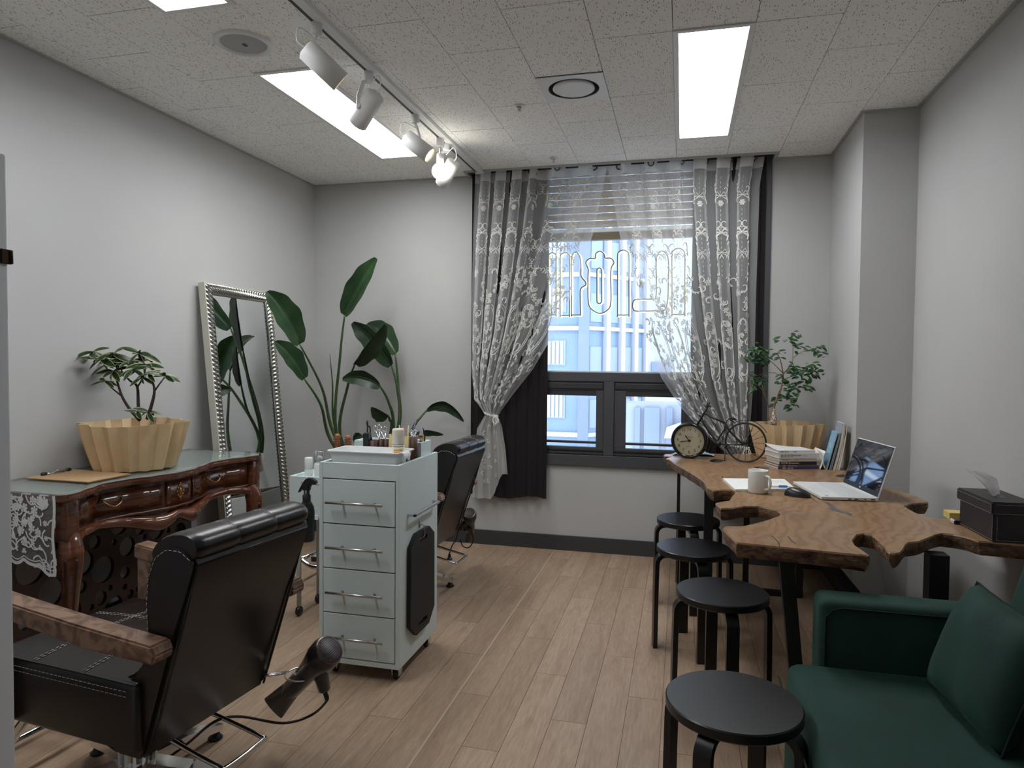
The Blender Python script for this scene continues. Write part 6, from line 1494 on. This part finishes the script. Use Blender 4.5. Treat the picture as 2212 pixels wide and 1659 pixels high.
pn = thing('blue_pen', 'white pen with a blue rubber grip lying on the notebook', 'pen', atZ(1685, 1050, TT+.01)); p0, p1 = atZ(1655, 1050, TT+.0145), atZ(1708, 1051, TT+.0145); pd = (p1-p0).normalized(); PLn = (p1-p0).length
b = MB(); b.lathe([(0, 0), (.003, .001), (.0042, .006), (.0042, PLn*.55), (.0015, PLn*.98), (0, PLn)], 14, frame(p0, pd)); b.build('barrel', white_p, pn); b = MB(); b.lathe([(.0046, PLn*.5), (.0052, PLn*.55), (.0052, PLn*.82), (.004, PLn*.86)], 14, frame(p0, pd)); b.build('grip', mat('blue_rubber', (.05, .22, .62), .5), pn)
ms = thing('computer_mouse', 'black wireless mouse lying beside the laptop', 'mouse', (.478, 3.03, TT)); Mo = T(.478, 3.035, TT)@Rz(-.42)
def mo(u, v): a, c = (u-.5)*2, v; x = .055*a; w = .030*(1-.25*a*a)*math.sqrt(max(0, 1-abs(a)**3.2)); h = .034*math.sqrt(max(0, 1-abs(a)**2.6))*(1-.18*a); t = PI*c; return Mo @ Vector((x, -w*math.cos(t), max(.0, h*math.sin(t)**.8)+.001))
b = MB(); b.grid(mo, 24, 16); soft(b.build('shell', mat('mouse_black', (.02, .02, .022), .3), ms), 1.5); b = MB(); b.lathe([(0, -.003), (.006, -.003), (.006, .003), (0, .003)], 14, Mo@T(-.030, 0, .027)@Rx(PI/2)); b.build('scroll_wheel', black_p, ms)
# ================================================================== laptop
L1, L2, L3 = atZ(1713, 1041, TT+.012), atZ(1775, 1074.5, TT+.012), atZ(1896, 1080, TT+.012)
lx_ = (L1-L2); LWd = lx_.length; lx_.normalize(); lyv = (L3-L2); lyv = lyv-lx_*lyv.dot(lx_); LD = .222; lyv.normalize()
lp = thing('laptop', 'white open laptop with a dark glossy screen', 'laptop', ((L1+L3)/2-Vector((0, 0, .012))))
Lw = mat('laptop_white', (.70, .71, .72), .4)
Ml = basis(Vector((L2.x, L2.y, TT)), lx_, lyv, Vector((0, 0, 1)))   # x along the front edge, y towards the hinge
b = MB(); b.prism([(0, 0), (LWd, 0), (LWd, LD), (0, LD)], .003, .0145, M=Ml, bev=.0012); ba = b.build('base', Lw, lp)
b = MB(); b.box(.01, LWd-.01, .02, LD-.01, 0, .003, M=Ml); b.build('feet', black_p, ba)
keym = mat('key_white', (.64, .65, .66), .5); b = MB()
for r in range(6):
    for c in range(16): x = .022+c*(LWd-.044)/16; b.box(x+.001, x+(LWd-.044)/16-.001, LD-.030-r*.0175-.0155, LD-.030-r*.0175, .0144, .0156, M=Ml)
kb_ = b.build('keyboard', keym, ba); kb_['kind'] = 'stuff'
b = MB(); b.box(LWd*.32, LWd*.62, .012, .078, .0145, .0147, M=Ml); b.build('touchpad', mat('pad_white', (.66, .67, .68), .35), ba)
b = MB()
for yy, hl in ((.05, .006), (.075, .007), (.11, .003), (.14, .008)): b.box(-.0004, .0006, yy+.06-hl, yy+.06+hl, .006, .010, M=Ml)
b.box(LWd*.05, LWd*.11, .030, .034, .0145, .0147, M=Ml); b.box(LWd*.05, LWd*.09, .024, .027, .0145, .0147, M=Ml); b.build('ports', black_p, ba)
# lid: hinge at the back edge, tilted past upright
tl_ = math.radians(17); lidup = (Vector((0, 0, 1))*math.cos(tl_)+lyv*math.sin(tl_)); lidn = lidup.cross(lx_)*-1
lidn = lidn if lidn.dot(lyv) < 0 else -lidn
hz = Vector((L2.x, L2.y, TT+.014))+lyv*(LD-.004); LH = .218
Md = basis(hz, lx_, lidup, lidn)                                     # z towards the user
b = MB(); b.prism([(0, 0), (LWd, 0), (LWd, LH), (0, LH)], -.007, .0, M=Md, bev=.002); ld_ = b.build('lid', Lw, lp)
b = MB(); b.box(.004, LWd-.004, .004, LH-.004, 0, .0006, M=Md); b.build('bezel', mat('bezel_black', (.02, .022, .028), .3), ld_)
scr = mat('screen_glass', (.010, .013, .024), .04, spec=1.); bsdf(scr).inputs['IOR'].default_value = 2.3
b = MB(); b.box(.010, LWd-.010, .024, LH-.009, .0006, .0011, M=Md); b.build('screen', scr, ld_)
b = MB(); b.take(text_mesh('LG', .011), Md@T(LWd/2, .014, .0008)@Ry(PI)@Rz(0)@Ry(PI)); b.build('logo', wink, ld_)
b = MB(); b.tube([Md @ Vector((.03, -.002, .0)), Md @ Vector((LWd-.03, -.002, .0))], .0055, 10); b.build('hinge', Lw, lp)
# ================================================================== tissue box and the pads behind it
txb = thing('tissue_box', 'dark brown leather tissue box with white stitching and a pulled tissue', 'tissue box', (1.0, 2.5, TT))
lea3 = mottled('tissue_leather', (.014, .010, .010), (.020, .015, .015), 30, .45, .15, 300)
k0, k1 = atZ(2143, 1172, TT), atZ(2068, 1132, TT); tx = (k1-k0); TL_ = tx.length; tx.normalize(); ty_ = Vector((tx.y, -tx.x, 0)); TD = .125
k0 = k0 + ty_*0; Mt = basis(k0, tx, ty_, (0, 0, 1)); TBH = .128
Mtz = basis(k0, ty_, tx, (0, 0, 1))
TD = min(TD, (1.10-max(k0.x, k1.x))/max(.2, ty_.x)-.006)
b = MB(); b.prism([(.004, .004), (TL_-.004, .004), (TL_-.004, TD-.004), (.004, TD-.004)], 0, TBH-.034, M=Mt, bev=.003); soft(b.build('box', lea3, txb))
b = MB(); b.prism([(-.004, -.004), (TL_+.004, -.004), (TL_+.004, TD+.002), (-.004, TD+.002)], TBH-.040, TBH, M=Mt, bev=.004); soft(b.build('lid', lea3, txb))
b = MB(); b.prism(circ(TL_*.5, TD*.5, .055, 20, .016), TBH-.002, TBH+.0006, M=Mt); b.build('slot', black_p, txb)
b = MB()
for zz in (TBH-.036, TBH-.008): stitches(b, [Mt @ Vector((x, -.0052, zz)) for x in (.004, TL_-.004)], .0007, .0035, .002)
for x in (.004, TL_-.004): stitches(b, [Mt @ Vector((x, -.0052, zz)) for zz in (TBH-.036, TBH-.008)], .0007, .0035, .002)
for zz in (.006,): stitches(b, [Mt @ Vector((x, .0030, zz)) for x in (.008, TL_-.008)], .0007, .0035, .002)
stitches(b, [Mt @ Vector((.010, .003, zz)) for zz in (.006, TBH-.045)], .0007, .0035, .002)
for zz in (TBH-.036, TBH-.008): stitches(b, [Mt @ Vector((-.0052, x, zz)) for x in (.006, TD)], .0007, .0035, .002)
for zz in (.006,): stitches(b, [Mt @ Vector((.003, x, zz)) for x in (.012, TD)], .0007, .0035, .002)
stitches(b, [Mt @ Vector((.003, .014, zz)) for zz in (.006, TBH-.045)], .0007, .0035, .002); b.build('stitching', stitch_m, txb)['kind'] = 'stuff'
ti = thing('tissue', 'white tissue pulled up out of the leather box', 'tissue', Mt @ Vector((TL_*.5, TD*.5, TBH)))
def tis(u, v):
    s = (u-.5); w = .026+.034*v; lean = .085*v**1.2
    return Mt @ Vector((TL_*.5+s*.05+.014*math.sin(7*s+2*v)*(.3+v)+.02*v, TD*.5+s*2*w*.8-.055*v**1.3, TBH+.092*v-.045*max(0, v-.55)*(s+.5)*2+.010*math.sin(6*s)*v))
b = MB(); b.grid(tis, 18, 14); b.build('sheet', sheer_mat('tissue_paper', (.80, .80, .82), .8, .35), ti)
ya = atZ(2054, 1120, TT); pd_ = thing('yellow_sticky_pad', 'small yellow note pad behind the tissue box', 'note pad', (1.0, 2.72, TT)); Mp = T(ya.x-.008, ya.y-.01, TT); b = MB(); b.box(0, .07, 0, .06, 0, .022, M=Mp); b.build('sheets', mat('yellow_paper', (.66, .55, .18), .8), pd_); b = MB(); b.box(-.001, .071, -.001, .061, -.0, .0012, M=Mp); b.build('backing_card', kraft, pd_)
yb = atZ(2058, 1130, TT); sn = thing('black_spiral_pad', 'small black spiral pad half hidden by the tissue box', 'notebook', (yb.x+.03, yb.y, TT)); b = MB(); b.box(0, .05, -.035, .0, 0, .014, .001, M=T(yb.x, yb.y+.014, TT)); b.build('cover', black_p, sn)
b = MB()
for k in range(9): b.tube([(yb.x+.004*math.cos(a)+.0, yb.y-.019+.0038*k, TT+.007+.0075*math.sin(a)) for a in np.linspace(0, 2*PI, 10)[:-1]], .001, 4, True)
b.build('wire', white_p, sn)
cdw = thing('wall_cable', 'thin white cable hanging down the column below the table', 'cable', (.98, 3.74, .1)); b = MB(); c0 = [atY(1905, 1175, 3.745), atY(1901, 1205, 3.745), atY(1908, 1240, 3.745), atY(1914, 1280, 3.745), atY(1911, 1300, 3.745)]; b.tube(spline(c0+[Vector((c0[-1].x, 3.745, .0))], 6), .0016, 6); b.build('wire', mat('cable_grey', (.45, .44, .42), .5), cdw)
for o in LOCALS:
    if '_loc' in o: del o['_loc']
